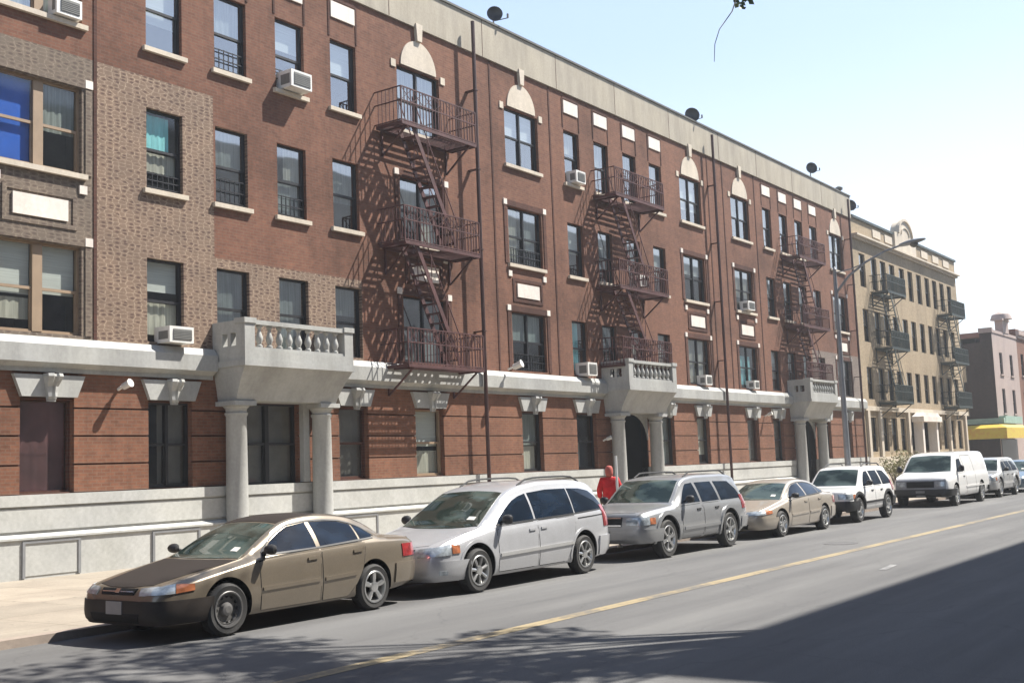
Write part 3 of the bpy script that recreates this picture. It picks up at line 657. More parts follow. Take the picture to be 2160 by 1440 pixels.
def floodlight(x, y, z, label, s=.72):
    o = empty('floodlight', (x, y, z), label, 'floodlight', 'white floodlights above the ground floor')
    b = MB(); b.bar((0, 0, 0), (0, -.18*s, .05), .05); b.build('bracket', 'whitepl', o)
    b = MB(); b.lathe([(.05*s, 0), (.10*s, .04), (.11*s, .30*s), (.13*s, .34*s)], (0, 0, 0), 'y', 12); h = b.build('lamp_head', 'whitepl', o)
    h.location = (0, -.2*s, .04); h.rotation_euler = (R(160), 0, R(12))
floodlight(15.25, -.02, 3.86, 'white floodlight casting a long shadow on brick between the two nearest ground floor windows')
floodlight(29.2, -.27, 4.92, 'round white floodlight on the cornice right of the first brown pipe', .95)
floodlight(35.1, -.02, 2.7, 'small white lantern beside the second entrance column', .6)
floodlight(49.2, -.02, 3.75, 'small white floodlight between two grey keystone lintels near the third entrance', .7)
def dish(x, z0, label, r=.23, y=.1, tilt=6, zrot=-48, h=.35):
    o = empty('satellite_dish', (x, y, z0), label, 'satellite dish', 'satellite dishes along the roof edge')
    b = MB(); b.tube([(0, 0, 0), (0, 0, h)], .03, 6); b.build('mast', 'galv', o)
    b = MB(); n = 20; prof = [(r*t, -.10*(t*t)) for t in (.02, .3, .55, .8, 1)]
    prof2 = [(r_*.99, hh+.02) for r_, hh in reversed(prof)]; b.lathe(prof+prof2, (0, 0, 0), 'y', n); d_ = b.build('reflector', 'black', o)  # black carries the shaded side of the dish in its colour
    d_.location = (0, -.05, h+.05); d_.rotation_euler = (R(-tilt), 0, R(zrot))
    b = MB(); b.bar((0, -.05, h-.15), (.22, -.42, h-.08), .025); b.bar((.22, -.42, h-.08), (.22, -.42, h+.06), .05); b.build('feed_arm', 'coping', o)
dish(29.65, 16.15, 'dark round satellite dish nearest the camera, beside the first brown pipe', .26)
dish(43.7, 16.15, 'small dark satellite dish on the parapet just left of the second brown pipe', .32, h=.2)
dish(57.3, 16.15, 'dark round satellite dish standing alone over the third group of windows', .30, h=.5)
dish(62.95, 15.3, 'dark satellite dish in the corner where the red and tan buildings meet', .32, h=.3)
# chimney-like vent at the parapet end
o = empty('roof_vent', (61.9, .25, 16.15), 'short grey vent pipe at the far end of the stone parapet', 'roof vent')
b = MB(); b.lathe([(.1, -.02), (.1, .22), (.2, .26), (.2, .38), (.06, .46)], (0, 0, 0), 'z', 10); b.build('vent_cap', 'coping', o)

# ------------------------------------------------------------------ tan brick building
XB0, XB1 = 62.75, 83.8
bldB = wroot('apartment_building', (XB0, 0, 0), 'tan brick apartment building with dark green fire escapes and a round arch on its roofline', 'apartment building')
colsB = (64.2, 66.2, 67.85, 69.5, 71.4, 73.1, 74.9, 76.7, 78.4, 80.1, 81.9)
opsB = []
for x in colsB:
    for e, f in ((4.9, 6.7), (8.1, 9.95), (11.2, 13.1)): opsB.append((x-.5, x+.5, e, f))
    if not 72 < x < 74.5: opsB.append((x-.5, x+.5, 2.0, 3.9))
b = MB(); wall_open(b, XB0, XB1, 1.7, 15.0, opsB+[(71.9, 74.4, 1.7, 4.1)], .03, .24)
b.quad((XB0, .03, 0), (XB0, 16, 0), (XB0, 16, 15), (XB0, .03, 15)); b.quad((XB1, .03, 0), (XB1, 16, 0), (XB1, 16, 15), (XB1, .03, 15)); b.quad((XB0, 16, 0), (XB1, 16, 0), (XB1, 16, 15), (XB0, 16, 15))
b.build('tan_brick_wall', ['tan_brick'], bldB, fix=False)
b = MB(); b.box(XB0, XB1, .4, 15.9, 14.2, 14.4); b.build('roof', 'coping', bldB)
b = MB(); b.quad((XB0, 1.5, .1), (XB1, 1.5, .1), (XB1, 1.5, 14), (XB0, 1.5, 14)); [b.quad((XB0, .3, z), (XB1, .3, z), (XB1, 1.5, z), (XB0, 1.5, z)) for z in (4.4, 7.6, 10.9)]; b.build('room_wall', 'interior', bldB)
b = MB(); b.box(XB0, 71.9, -.12, .3, .1, 1.7); b.box(74.4, XB1, -.12, .3, .1, 1.7); b.build('stone_base', 'lime', bldB)
b = MB()
for z, h, p in ((13.85, .12, .12), (13.97, .10, .3), (4.25, .25, .1)): b.box(XB0, XB1+.1, -p, .028, z, z+h)
b.build('cornice', 'lime', bldB)
b = MB(); b.box(XB0, 70.0, -.08, .35, 15.0, 15.14); b.box(74.3, XB1+.05, -.08, .35, 15.0, 15.14); b.build('coping', 'iron_dark', bldB)
b = MB(); n = 20; xm = 72.15
b.prism([(xm-2.1, 14.15), (xm-2.1, 15.2), (xm-1.35, 15.25)]+[(xm-1.35*math.cos(math.pi*i/n), 15.2+.95*math.sin(math.pi*i/n)) for i in range(n+1)]+[(xm+1.35, 15.25), (xm+2.1, 15.2), (xm+2.1, 14.15)], -.14, .35)
ar = b.build('arched_pediment', 'lime', bldB)
b = MB()
for i in range(n): a0, a1 = math.pi*i/n, math.pi*(i+1)/n; b.bar((xm-1.38*math.cos(a0), -.16, 15.2+.98*math.sin(a0)), (xm-1.38*math.cos(a1), -.16, 15.2+.98*math.sin(a1)), .16)
b.build('arch_moulding', 'lime', ar); b = MB()
for i in range(n): a0, a1 = math.pi*i/n, math.pi*(i+1)/n; b.bar((xm-.8*math.cos(a0), -.16, 15.2+.5*math.sin(a0)), (xm-.8*math.cos(a1), -.16, 15.2+.5*math.sin(a1)), .08)
b.build('arch_moulding', 'lime', ar)
for o in opsB: window(bldB, *o[:4], y=.03, n=1, blind=(random.choice(['blind', 'blind', 'curtain', 'curtain2']), random.choice([.3, .5, .1]), 1) if random.random() < .75 else None, sill=False)
for x in (63.2, 65.2, 70.4, 75.8, 79.2, 83.2): b = MB(); b.box(x-.18, x+.18, -.1, .028, 1.7, 4.25); b.build('pilaster', 'lime', bldB)
b = MB()
for x in (71.5, 74.45): b.box(x, x+.35, -.5, .028, .1, 3.7)
b.box(71.2, 75.1, -.7, .028, 3.7, 4.02); b.prism([(71.2, 4.02), (75.1, 4.02), (74.6, 4.25), (71.7, 4.25)], -.6, .02); b.build('entrance_portal', 'white', bldB)
b = MB(); b.box(71.9, 74.4, .6, .68, .1, 4.1); b.build('entrance_door', 'black', bldB)
for z in (14.35, 14.65):
    pass
for x in (67, 69.2, 76.5, 79, 81.5): b = MB(); b.box(x-.7, x+.7, -.02, .028, 14.35, 14.8); b.build('parapet_panel', 'lime', bldB)
fire_escape(bldB, 65.25, 68.55, (10.95, 7.75, 4.7), 1.0, 'iron_dark', y=.03, dense=.1)
fire_escape(bldB, 78.3, 81.6, (10.75, 7.6, 4.7), 1.0, 'iron_dark', y=.03, dense=.1)
b = MB()
for i in range(5):
    x = 64+i*1.9; b.tube([(x, 1.5, 14.4), (x, 1.5, 15.9)], .02, 5)
    b.tube([(x, 1.5, 15.8), (x+1.9, 1.5, 15.75)], .01, 4)
for i in range(4):
    x = 75.5+i*2; b.tube([(x, 1.5, 14.4), (x, 1.5, 15.8)], .02, 5); b.tube([(x, 1.5, 15.7), (x+2, 1.5, 15.7)], .01, 4)
b.build('roof_railing', 'galv', bldB)

# ------------------------------------------------------------------ corner shop building and beyond
def simple_block(label, x0, x1, z1, wallm, cols, rws, trim='lime', y=0., depth=14, side=None, cornice=True, name='apartment_building', ww=1.0):
    o = wroot(name, (x0, y, 0), label, 'building')
    ops = [(x-ww/2, x+ww/2, e, f) for x in cols for e, f in rws]
    b = MB(); wall_open(b, x0, x1, .1, z1, ops, y, .22)
    b.quad((x1, y, .1), (x1, y+depth, .1), (x1, y+depth, z1), (x1, y, z1)); b.quad((x0, y+depth, .1), (x1, y+depth, .1), (x1, y+depth, z1), (x0, y+depth, z1)); b.quad((x0, y, z1-.3), (x1, y, z1-.3), (x1, y+depth, z1-.3), (x0, y+depth, z1-.3))
    if not side: b.quad((x0, y, .1), (x0, y+depth, .1), (x0, y+depth, z1), (x0, y, z1))
    b.build('wall', wallm, o, fix=False)
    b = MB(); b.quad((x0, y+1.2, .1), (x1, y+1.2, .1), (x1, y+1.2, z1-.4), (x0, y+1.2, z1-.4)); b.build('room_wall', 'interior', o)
    for q in ops: window(o, *q, y=y, blind=('curtain2', .4, 1) if random.random() < .5 else None, sillmat=trim)
    if cornice: b = MB(); b.box(x0, x1, y-.25, y-.001, z1-.5, z1-.15); b.box(x0, x1, y-.12, y-.001, z1-.75, z1-.5); b.build('cornice', trim, o)
    return o
XC0 = 92.8
bC = simple_block('pale pink corner building with a dark brick side wall and a yellow shop awning', XC0, 101.0, 10.7, 'pink_stone', (95.2, 98.6), ((4.6, 6.5), (7.6, 9.3)), side=True, trim='pink_stone', depth=13, cornice=False, name='corner_building')
b = MB(); ys = [(0, 10.9), (.9, 10.9), (.9, 10.05), (13, 9.6)]
b.add([(XC0, .001, .1), (XC0, 13, .1)]+[(XC0, y, z) for y, z in reversed(ys)], [(0, 1, 2, 3, 4, 5)]); b.build('side_wall', 'old_brick', bC, fix=False)
b = MB(); b.box(XC0-.05, XC0+.3, -.06, .95, 10.72, 11.1); b.box(XC0+.3, 101, -.06, .3, 10.72, 10.95); b.box(96.3, 98.2, -.1, .5, 10.95, 11.9); b.box(96.0, 98.5, -.16, .55, 11.9, 12.05); b.lathe([(.85, 0), (.7, .4), (.2, .62)], (97.25, .2, 12.05), n=12); b.build('stepped_parapet', 'pink_stone', bC)
for y0, z0 in ((2.0, 7.0), (2.0, 4.4)):
    b = MB(); b.box(XC0-.03, XC0-.001, y0, y0+.9, z0, z0+1.5); w_ = b.build('side_window', 'black', bC); b = MB(); b.quad((XC0-.04, y0+.06, z0+.06), (XC0-.04, y0+.84, z0+.06), (XC0-.04, y0+.84, z0+1.44), (XC0-.04, y0+.06, z0+1.44)); b.build('pane', 'win', w_)
mt, nt, bb = newmat('yellow_awning_cloth'); v = coords(nt, (1, 1, 1)); L(nt, mix(nt, ramp(nt, noise(nt, v, 3, 2), [(.52, (0, 0, 0)), (.6, (.5,)*3)]), (.58, .44, .05), (.55, .28, .06)), bb.inputs['Base Color']); M['awn'] = mt
M['awn_green'] = plain('green_fascia', (.26, .38, .33), .6)
b = MB(); x0, x1 = XC0-1.9, 98.4; z0, z1 = 2.65, 3.45
b.add([(x0, 3.5, z0), (x0, -.95, z0), (x1, -.95, z0), (x0, 3.5, z1), (x0, -.95, z1), (x1, -.95, z1), (x0+.5, 3.5, z1+.25), (x0+.5, -.45, z1+.25), (x1, -.45, z1+.25)], [(0, 1, 4, 3), (1, 2, 5, 4), (3, 4, 7, 6), (4, 5, 8, 7)])
aw = b.build('shop_awning', 'awn', bC)
b = MB(); b.box(XC0+.1, 98.4, -.5, -.02, 3.8, 4.35); b.box(XC0-.5, XC0-.02, -.5, 3.6, 3.8, 4.2); b.build('fascia', 'awn_green', bC)
b = MB(); b.box(XC0+.3, 98.2, -.04, -.002, .4, 2.6); b.build('shop_front', 'black', bC)
simple_block('red brick building just right of the pale corner building', 101.0, 112, 11.6, 'brick', (102.6, 105.2, 107.8, 110.4), ((1.4, 3.4), (4.7, 6.5), (7.8, 9.6)), 'pink_stone')
simple_block('tan building furthest down the street', 112, 130, 12.4, 'tan_brick', (114, 117, 120, 123, 126), ((1.4, 3.4), (4.7, 6.5), (7.8, 9.6)))
simple_block('dark brick building across the far corner', 130, 165, 13.2, 'old_brick', (133, 138, 143, 148, 153), ((1.4, 3.4), (4.7, 6.5), (7.8, 9.6)))
simple_block('unseen brick building on the camera side, added to cut sky light and darken reflections', -60, 19.5, 15.0, 'old_brick', (), (), 'lime', y=-27-14, depth=14, cornice=False, name='opposite_building')  # unseen block added to hold sky light off the porch and cars
simple_block('brick building continuing the row past the near end of the long red one', -60, 8.9, 15.5, 'brick', (-20, -12, -4, 4), ((1.75, 3.6), (4.95, 6.8), (8.4, 10.2), (11.6, 13.5)), 'lime')
# the other side of the street, behind the camera: seen in the glass, and its roof shades the road
opp = simple_block('tall grey brick building on the camera side of the street', 21.0, 150.0, 19.0, 'paint2', (), (), 'lime', y=-23.8-14, depth=14, cornice=False, name='opposite_building')
wops = [(x-.9, x+.9, z, z+2) for x in range(28, 148, 8) for z in (2, 5.4, 8.8, 12.2, 15.6)]
b = MB(); wall_open(b, 21.0, 150, .1, 19.0, wops, -23.78, -.25); b.build('street_wall', 'paint2', opp, fix=False)
for a in wops:
    b = MB(); b.quad((a[0], -24, a[2]), (a[1], -24, a[2]), (a[1], -24, a[3]), (a[0], -24, a[3])); b.build('window', 'black', opp)
# ------------------------------------------------------------------ vehicles
def pchip(pts):
    x = np.array([p[0] for p in pts], float); y = np.array([p[1] for p in pts], float); h = np.diff(x); d = np.diff(y)/h; n = len(x); mm = np.zeros(n)
    for i in range(1, n-1):
        if d[i-1]*d[i] > 0: w1 = 2*h[i]+h[i-1]; w2 = h[i]+2*h[i-1]; mm[i] = (w1+w2)/(w1/d[i-1]+w2/d[i])
    mm[0] = d[0]; mm[-1] = d[-1]
    def f(q):
        q = min(max(q, x[0]), x[-1]); i = min(int(np.searchsorted(x, q, 'right'))-1, n-2); i = max(i, 0); t = (q-x[i])/h[i]
        return float((2*t**3-3*t*t+1)*y[i]+(t**3-2*t*t+t)*h[i]*mm[i]+(-2*t**3+3*t*t)*y[i+1]+(t**3-t*t)*h[i]*mm[i+1])
    return f
def resamp(pts, n):
    pts = [Vector(p) for p in pts]; d = [0]
    for a, b in zip(pts, pts[1:]): d.append(d[-1]+(b-a).length)
    out = []
    for k in range(n):
        t = d[-1]*k/(n-1); i = 0
        while i < len(d)-2 and d[i+1] < t: i += 1
        u = (t-d[i])/max(1e-9, d[i+1]-d[i]); out.append(pts[i].lerp(pts[i+1], u))
    return out
class Car:
    def __init__(s, sp, paintmat, label, cat, X, Y, name='parked_car'):
        s.sp = sp; s.paint = paintmat; Lh = sp['L']; s.dx = Lh/2; s.W = sp['W']
        s.root = empty(name, (X+Lh/2, Y, 0), label, cat, 'vehicles parked along the kerb')
        s.top, s.belt, s.sill, s.wb, s.wt = (pchip(sp[k]) for k in ('top', 'belt', 'sill', 'wb', 'wt'))
        s.body()
    def section(s, x):
        zs, zb, zt, wb, wt = s.sill(x), s.belt(x), s.top(x), s.wb(x), s.wt(x)
        zb = min(zb, zt-.03); zs = min(zs, zb-.08); e = min(.075, (zt-zb)*.5); wt = min(wt, wb-.01); h = zb-zs
        zm = zs+h*.42
        P = [(0, zs), (wb*.80, zs), (wb*.93, zs+.015), (wb*.965, zs+.05), (wb*.985, zs+h*.25), (wb, zm), (wb*.998, zs+h*.6), (wb*.99, zs+h*.8), (wb*.972, zb-.02), (wb*.955, zb+.004)]
        a = Vector((wb*.95, zb+.01)); c = Vector((wt, zt-e-.02 if zt-zb > .15 else zt-e*.7))
        if zt-zb > .12:
            for t in (.12, .3, .5, .7, .88): q = a.lerp(c, t); P.append((q.x+.02*math.sin(math.pi*t), q.y))
        else:
            for t in (.12, .3, .5, .7, .88): q = a.lerp(c, t); P.append((q.x, q.y))
        rr = .11 if zt-zb > .15 else .16
        P += [(wt-.004, c.y+.012), (wt-rr*.18, zt-e*.62), (wt-rr*.45, zt-e*.38), (wt-rr, zt-e*.22), (wt*.62, zt-e*.09), (wt*.3, zt-e*.02), (0, zt)]
        return P
    def body(s):
        Lh = s.sp['L']; xs = [0, .012, .03, .055, .085, .12, .16]+list(np.arange(.21, Lh-.2, .055))+[Lh-x for x in (.16, .12, .085, .055, .03, .012, 0)]
        rows = []
        for x in xs:
            P = s.section(x); rows.append([(x-s.dx, -y, z) for y, z in P]+[(x-s.dx, y, z) for y, z in P[-2:0:-1]])
        n = len(rows[0]); vs = [p for r in rows for p in r]
        fs = [(i*n+j, i*n+(j+1) % n, (i+1)*n+(j+1) % n, (i+1)*n+j) for i in range(len(rows)-1) for j in range(n)]
        fs += [tuple(range(n)), tuple(range((len(rows)-1)*n, len(rows)*n))[::-1]]
        bm = bmesh.new(); bv = [bm.verts.new(v) for v in vs]
        for f in fs: bm.faces.new([bv[i] for i in f])
        bmesh.ops.recalc_face_normals(bm, faces=bm.faces)
        me = bpy.data.meshes.new('body'); bm.to_mesh(me); s.bvh = BVHTree.FromBMesh(bm); bm.free()
        me.polygons.foreach_set('use_smooth', [True]*len(me.polygons)); me.materials.append(M[s.paint]); me.materials.append(M['gapblk'])
        tmp = bpy.data.objects.new('tmp', me); C.objects.link(tmp)
        cut = MB(); wr = s.sp['ar']
        for wx in s.sp['wx']:
            for sd in (-1, 1):
                y0 = sd*(s.W/2+.2); y1 = sd*(s.W/2-.30); nn = 40
                v = [(wx-s.dx+wr*math.cos(2*math.pi*k/nn), y, s.sp['wr']+.01+wr*math.sin(2*math.pi*k/nn)) for y in (y0, y1) for k in range(nn)]
                cut.add(v, [tuple(range(nn)), tuple(range(nn, 2*nn))[::-1]]+[(k, (k+1) % nn, nn+(k+1) % nn, nn+k) for k in range(nn)], 1)
        co = cut.build('cut', [s.paint, 'gapblk'])
        md = tmp.modifiers.new('b', 'BOOLEAN'); md.operation = 'DIFFERENCE'; md.object = co; md.solver = 'EXACT'
        dg = bpy.context.evaluated_depsgraph_get(); dg.update(); nm = bpy.data.meshes.new_from_object(tmp.evaluated_get(dg))
        bpy.data.objects.remove(tmp); bpy.data.objects.remove(co)
        nm.name = 'body'; nm.set_sharp_from_angle(angle=R(38))
        s.bodyo = bpy.data.objects.new('body', nm); C.objects.link(s.bodyo); s.bodyo.parent = s.root
    def hit(s, o, d):
        loc, nor, i, dist = s.bvh.ray_cast(Vector(o), Vector(d).normalized())
        return loc, nor
    def patch(s, name, mat, rays, off=.006, parent=None, smooth=True, sink=.012):
        """rays: grid of (origin, direction); builds a shell lying on the body"""
        g = []
        for row in rays:
            r_ = []
            for o, d in row:
                loc, nor = s.hit(o, d)
                if loc is None: loc = None
                r_.append((loc, nor))
            g.append(r_)
        flat = [q[0] for r_ in g for q in r_ if q[0] is not None]
        if not flat: return None
        for r_ in g:
            for j, q in enumerate(r_):
                if q[0] is None:
                    k = min((k for k in range(len(r_)) if r_[k][0] is not None), key=lambda k: abs(k-j), default=None)
                    r_[j] = r_[k] if k is not None else (flat[0], Vector((0, -1, 0)))
        P = [[q[0]+q[1]*off for q in r_] for r_ in g]; B = [[q[0]-q[1]*sink for q in r_] for r_ in g]
        b = MB(); b.grid(P, smooth=smooth)
        rim = [(0, j) for j in range(len(P[0]))]+[(i, len(P[0])-1) for i in range(1, len(P))]+[(len(P)-1, j) for j in range(len(P[0])-2, -1, -1)]+[(i, 0) for i in range(len(P)-2, 0, -1)]
        n = len(rim); b.add([P[i][j] for i, j in rim]+[B[i][j] for i, j in rim], [(k, (k+1) % n, n+(k+1) % n, n+k) for k in range(n)])
        o = b.build(name, mat, parent or s.root, fix=False)
        return o
    def side(s, name, mat, bot, top, sd=-1, nx=18, nz=5, off=.006, parent=None):
        A = resamp([(x, z, 0) for x, z in bot], nx); Bp = resamp([(x, z, 0) for x, z in top], nx)
        rays = [[((A[i].lerp(Bp[i], j/(nz-1)).x-s.dx, sd*2.0, A[i].lerp(Bp[i], j/(nz-1)).y), (0, -sd, 0)) for i in range(nx)] for j in range(nz)]
        return s.patch(name, mat, rays, off, parent)
    def above(s, name, mat, front, rear, nx=14, ny=12, off=.006, parent=None):
        A = resamp([(x, y, 0) for x, y in front], ny); Bp = resamp([(x, y, 0) for x, y in rear], ny)
        rays = [[((A[i].lerp(Bp[i], j/(nx-1)).x-s.dx, A[i].lerp(Bp[i], j/(nx-1)).y, 3.), (0, 0, -1)) for i in range(ny)] for j in range(nx)]
        return s.patch(name, mat, rays, off, parent)
    def wrap(s, name, mat, zr, a0, a1, px, na=24, nz=5, off=.01, parent=None, rear=False, zf=None):
        """rays aimed inwards at a pivot on the centre line, over an arc of angles"""
        rays = []
        for j in range(nz):
            row = []
            for i in range(na):
                a = a0+(a1-a0)*i/(na-1); u = i/(na-1); lo, hi = (zr if zf is None else zf(u)); z = lo+(hi-lo)*j/(nz-1)
                dx, dy = (-1 if not rear else 1)*math.cos(a), math.sin(a)
                o = Vector((px-s.dx+dx*4, dy*4, z)); row.append((o, (-dx, -dy, 0)))
            rays.append(row)
        return s.patch(name, mat, rays, off, parent)
    def line(s, pts, sd=-1, w=.012, off=.003, name='shut_line', mat='gapblk', parent=None):
        P = resamp([(x, z, 0) for x, z in pts], 24); rows = [[], []]
        for i, p in enumerate(P):
            d = (P[min(i+1, 23)]-P[max(i-1, 0)]).normalized(); nrm = Vector((-d.y, d.x, 0))*w/2
            for k, q in enumerate((p+nrm, p-nrm)): rows[k].append(((q.x-s.dx, sd*2., q.y), (0, -sd, 0)))
        return s.patch(name, mat, rows, off, parent or s.bodyo, sink=.004)
    def wheel(s, wx, sd, kind='alloy5', spokes=5):
        r = s.sp['wr']; w = .205; y = sd*(s.W/2-.015); rr = r*.66; b = MB()
        prof = [(rr, 0), (rr+.01, .0), (r-.035, -.012), (r-.012, .012), (r, .045), (r, w-.045), (r-.015, w-.01), (rr, w)]
        n = 36; vs = []
        for R_, h in prof:
            for k in range(n): t = 2*math.pi*k/n; vs.append((R_*math.cos(t), -sd*h, R_*math.sin(t)))
        b.add(vs, [(i*n+k, i*n+(k+1) % n, (i+1)*n+(k+1) % n, (i+1)*n+k) for i in range(len(prof)-1) for k in range(n)], 0, True)
        b.add(vs[-n:], [tuple(range(n))])
        for k in range(60):   # tread blocks
            t = 2*math.pi*k/60; b.bar((r*math.cos(t), -sd*.04, r*math.sin(t)), (r*math.cos(t), -sd*(w-.04), r*math.sin(t)), .012, .006)
        t_ = b.build('wheel', 'rubber', s.root); t_.location = (wx-s.dx, y, r)
        b = MB(); dk = 1
        def ring(prof, mi, smooth=True):
            vs = []
            for R_, h in prof:
                for k in range(n): t = 2*math.pi*k/n; vs.append((R_*math.cos(t), -sd*h, R_*math.sin(t)))
            b.add(vs, [(i*n+k, i*n+(k+1) % n, (i+1)*n+(k+1) % n, (i+1)*n+k) for i in range(len(prof)-1) for k in range(n)], mi, smooth)
            return vs
        ring([(rr+.012, -.006), (rr+.004, -.012), (rr-.012, -.008), (rr-.02, .02), (rr-.03, .05), (rr-.035, .12)], 0)
        v = ring([(rr-.03, .10), (.02, .10)], 1); b.add(v[-n:], [tuple(range(n))], 1)
        hub = .055
        if kind == 'steel':
            v = ring([(rr-.02, .03), (rr*.80, .025), (rr*.72, .055), (rr*.45, .06), (rr*.36, .01), (rr*.2, .0)], 0); b.add(v[-n:], [tuple(range(n))], 0)
            for k in range(12):
                t = 2*math.pi*k/12; c = Vector((rr*.76*math.cos(t), -sd*.032, rr*.76*math.sin(t))); b.lathe([(.022, -.004*1), (.022, .003)], c, 'y', 8, 1)
        else:
            v = ring([(hub+.02, .03), (hub+.015, .0), (hub-.01, -.006), (.03, -.006)], 0); b.add(v[-n:], [tuple(range(n))], 0)
            for k in range(spokes):
                t0 = 2*math.pi*k/spokes+.3; hw0, hw1 = (.16*5/spokes*1.5, .105*5/spokes*1.4)
                A = []
                for R_, hw, h in ((hub, .42*5/spokes, .012), (rr*.55, hw0*1.15, .006), (rr-.012, hw1*1.25, .004)):
                    A.append([(R_*math.cos(t0-hw), -sd*h, R_*math.sin(t0-hw)), (R_*math.cos(t0), -sd*(h-.012), R_*math.sin(t0)), (R_*math.cos(t0+hw), -sd*h, R_*math.sin(t0+hw))])
                Bk = [[(x, -sd*.05, z) for x, _, z in q] for q in A]
                b.grid(A, 0, False)
                for e in (0, 2): b.grid([[q[e] for q in A], [q[e] for q in Bk]], 0, False)
            for k in range(5):
                t = 2*math.pi*k/5; b.lathe([(.011, -.002), (.011, .006)], (.04*math.cos(t), -sd*.0, .04*math.sin(t)), 'y', 6, 1)
        ro = b.build('rim', ['steel' if kind == 'steel' else 'alloy', 'gapblk'], t_, fix=True)
        return t_
    def wheels(s, kinds=('alloy', 'alloy'), spokes=5):
        for wx, kd in zip(s.sp['wx'], kinds):
            for sd in (-1, 1): s.wheel(wx, sd, kd, spokes)
        b = MB()
        for wx in s.sp['wx']: b.tube([(wx-s.dx, -s.W/2+.2, s.sp['wr']), (wx-s.dx, s.W/2-.2, s.sp['wr'])], .05, 8)
        b.box(-s.dx+.5, s.dx-.5, -s.W*.3, s.W*.3, s.sp['sill'][1][1]-.02, s.sp['sill'][1][1]+.14)
        b.build('underbody', 'trimblk', s.root)
    def mirror(s, x, z, mat='trimblk', w=.06, h=.13):
        for sd in (-1, 1):
            loc, nor = s.hit((x-s.dx, sd*2., z-.02), (0, -sd, 0)); y = loc.y; b = MB()
            b.bar((x-s.dx, y-sd*.02, z), (x-s.dx-.01, y+sd*.09, z+.03), .05, .035)
            o = b.build('mirror', mat, s.root); b = MB(); rows = []
            for i, t in enumerate(np.linspace(0, math.pi, 7)):
                rr_ = math.sin(t)**.6; rows.append([(x-s.dx-.02+.07*rr_*math.cos(a)*(1.2 if math.cos(a) < 0 else .25), y+sd*(.15-.095*math.cos(t)), z+.05+h/2*rr_*math.sin(a)) for a in np.linspace(0, 2*math.pi, 15)])
            b.grid(rows); b.build('mirror_shell', mat, o)
    def handle(s, x, z, sd=-1, mat=None, parent=None):
        return s.side('handle', mat or s.paint, [(x, z-.018), (x+.17, z-.012)], [(x, z+.018), (x+.17, z+.022)], sd, 8, 3, .022, parent)
    def door(s, bot, top, hx, hz, strip=None, hmat=None, molmat=None):
        for sd in (-1, 1):
            d = s.side('door', s.paint, bot, top, sd, 20, 10, .004)
            if hx: s.handle(hx, hz, sd, hmat, d)
            if strip: s.side('side_moulding', molmat or s.paint, [(bot[0][0]+.02, strip-.022), (bot[-1][0]-.02, strip-.022+.02)], [(top[0][0]+.03, strip+.022), (top[-1][0]-.02, strip+.022+.02)], sd, 16, 3, .016, d)
            P = list(bot)+list(reversed(top))+[bot[0]]; s.line(P, sd, .022, .0015, parent=s.bodyo)
    def plate(s, z, off=.02, rear=False):
        s.patch('number_plate', 'galv', [[((-3 if not rear else 3), y, zz), ((1 if not rear else -1), 0, 0)] for y in (-.15, 0, .15)] and [[((-3 if not rear else 3, y, zz), ((1 if not rear else -1), 0, 0)) for y in (-.15, 0, .15)] for zz in (z-.075, z+.075)], off)
    def ends(s, front, rear, name='bumper'): pass
    def front(s, name, mat, bot, top, ny=12, nz=4, off=.008, parent=None, tilt=0, rear=False):
        """bot/top polylines in (y,z), cast along x"""
        A = resamp([(y, z, 0) for y, z in bot], ny); Bp = resamp([(y, z, 0) for y, z in top], ny); d = 1 if not rear else -1
        rays = [[((-4*d, A[i].lerp(Bp[i], j/(nz-1)).x, A[i].lerp(Bp[i], j/(nz-1)).y), (d, 0, 0)) for i in range(ny)] for j in range(nz)]
        return s.patch(name, mat, rays, off, parent)
def sides(c, name, mat, bot, top, **k):
    return [c.side(name, mat, bot, top, sd, **k) for sd in (-1, 1)]
def arch_lip(c, wx, mat, w=.05, off=.022):
    for sd in (-1, 1):
        r0 = c.sp['ar']+.002; zc = c.sp['wr']+.01; n = 30; rays = []
        for rad in (r0, r0+w*.5, r0+w):
            row = []
            for i in range(n):
                t = math.pi*(-.08+1.16*i/(n-1)); z = max(zc+rad*math.sin(t), .16); row.append(((wx-c.dx+rad*math.cos(t), sd*2., z), (0, -sd, 0)))
            rays.append(row)
        c.patch('wheel_arch_trim', mat, rays, off)

# paints
M['p_gold'] = paint('gold_beige_metallic', (.21, .175, .13), .45); M['p_bonnet'] = paint('dark_grey_brown_bonnet', (.035, .029, .026), .0, .6, 0.)
M['p_bonnet'].node_tree.nodes['Principled BSDF'].inputs['Specular IOR Level'].default_value = .15; M['p_silver'] = paint('silver_metallic', (.48, .485, .50), .3); M['p_pewter'] = paint('pewter_metallic', (.29, .295, .30), .35); M['p_beige'] = paint('champagne_metallic', (.42, .37, .305), .3)
M['p_white'] = paint('white_paint', (.76, .755, .74), 0., .3); M['p_grey2'] = paint('light_silver_metallic', (.50, .50, .49), .4); M['p_blue'] = paint('pale_blue_metallic', (.20, .27, .33), .5)

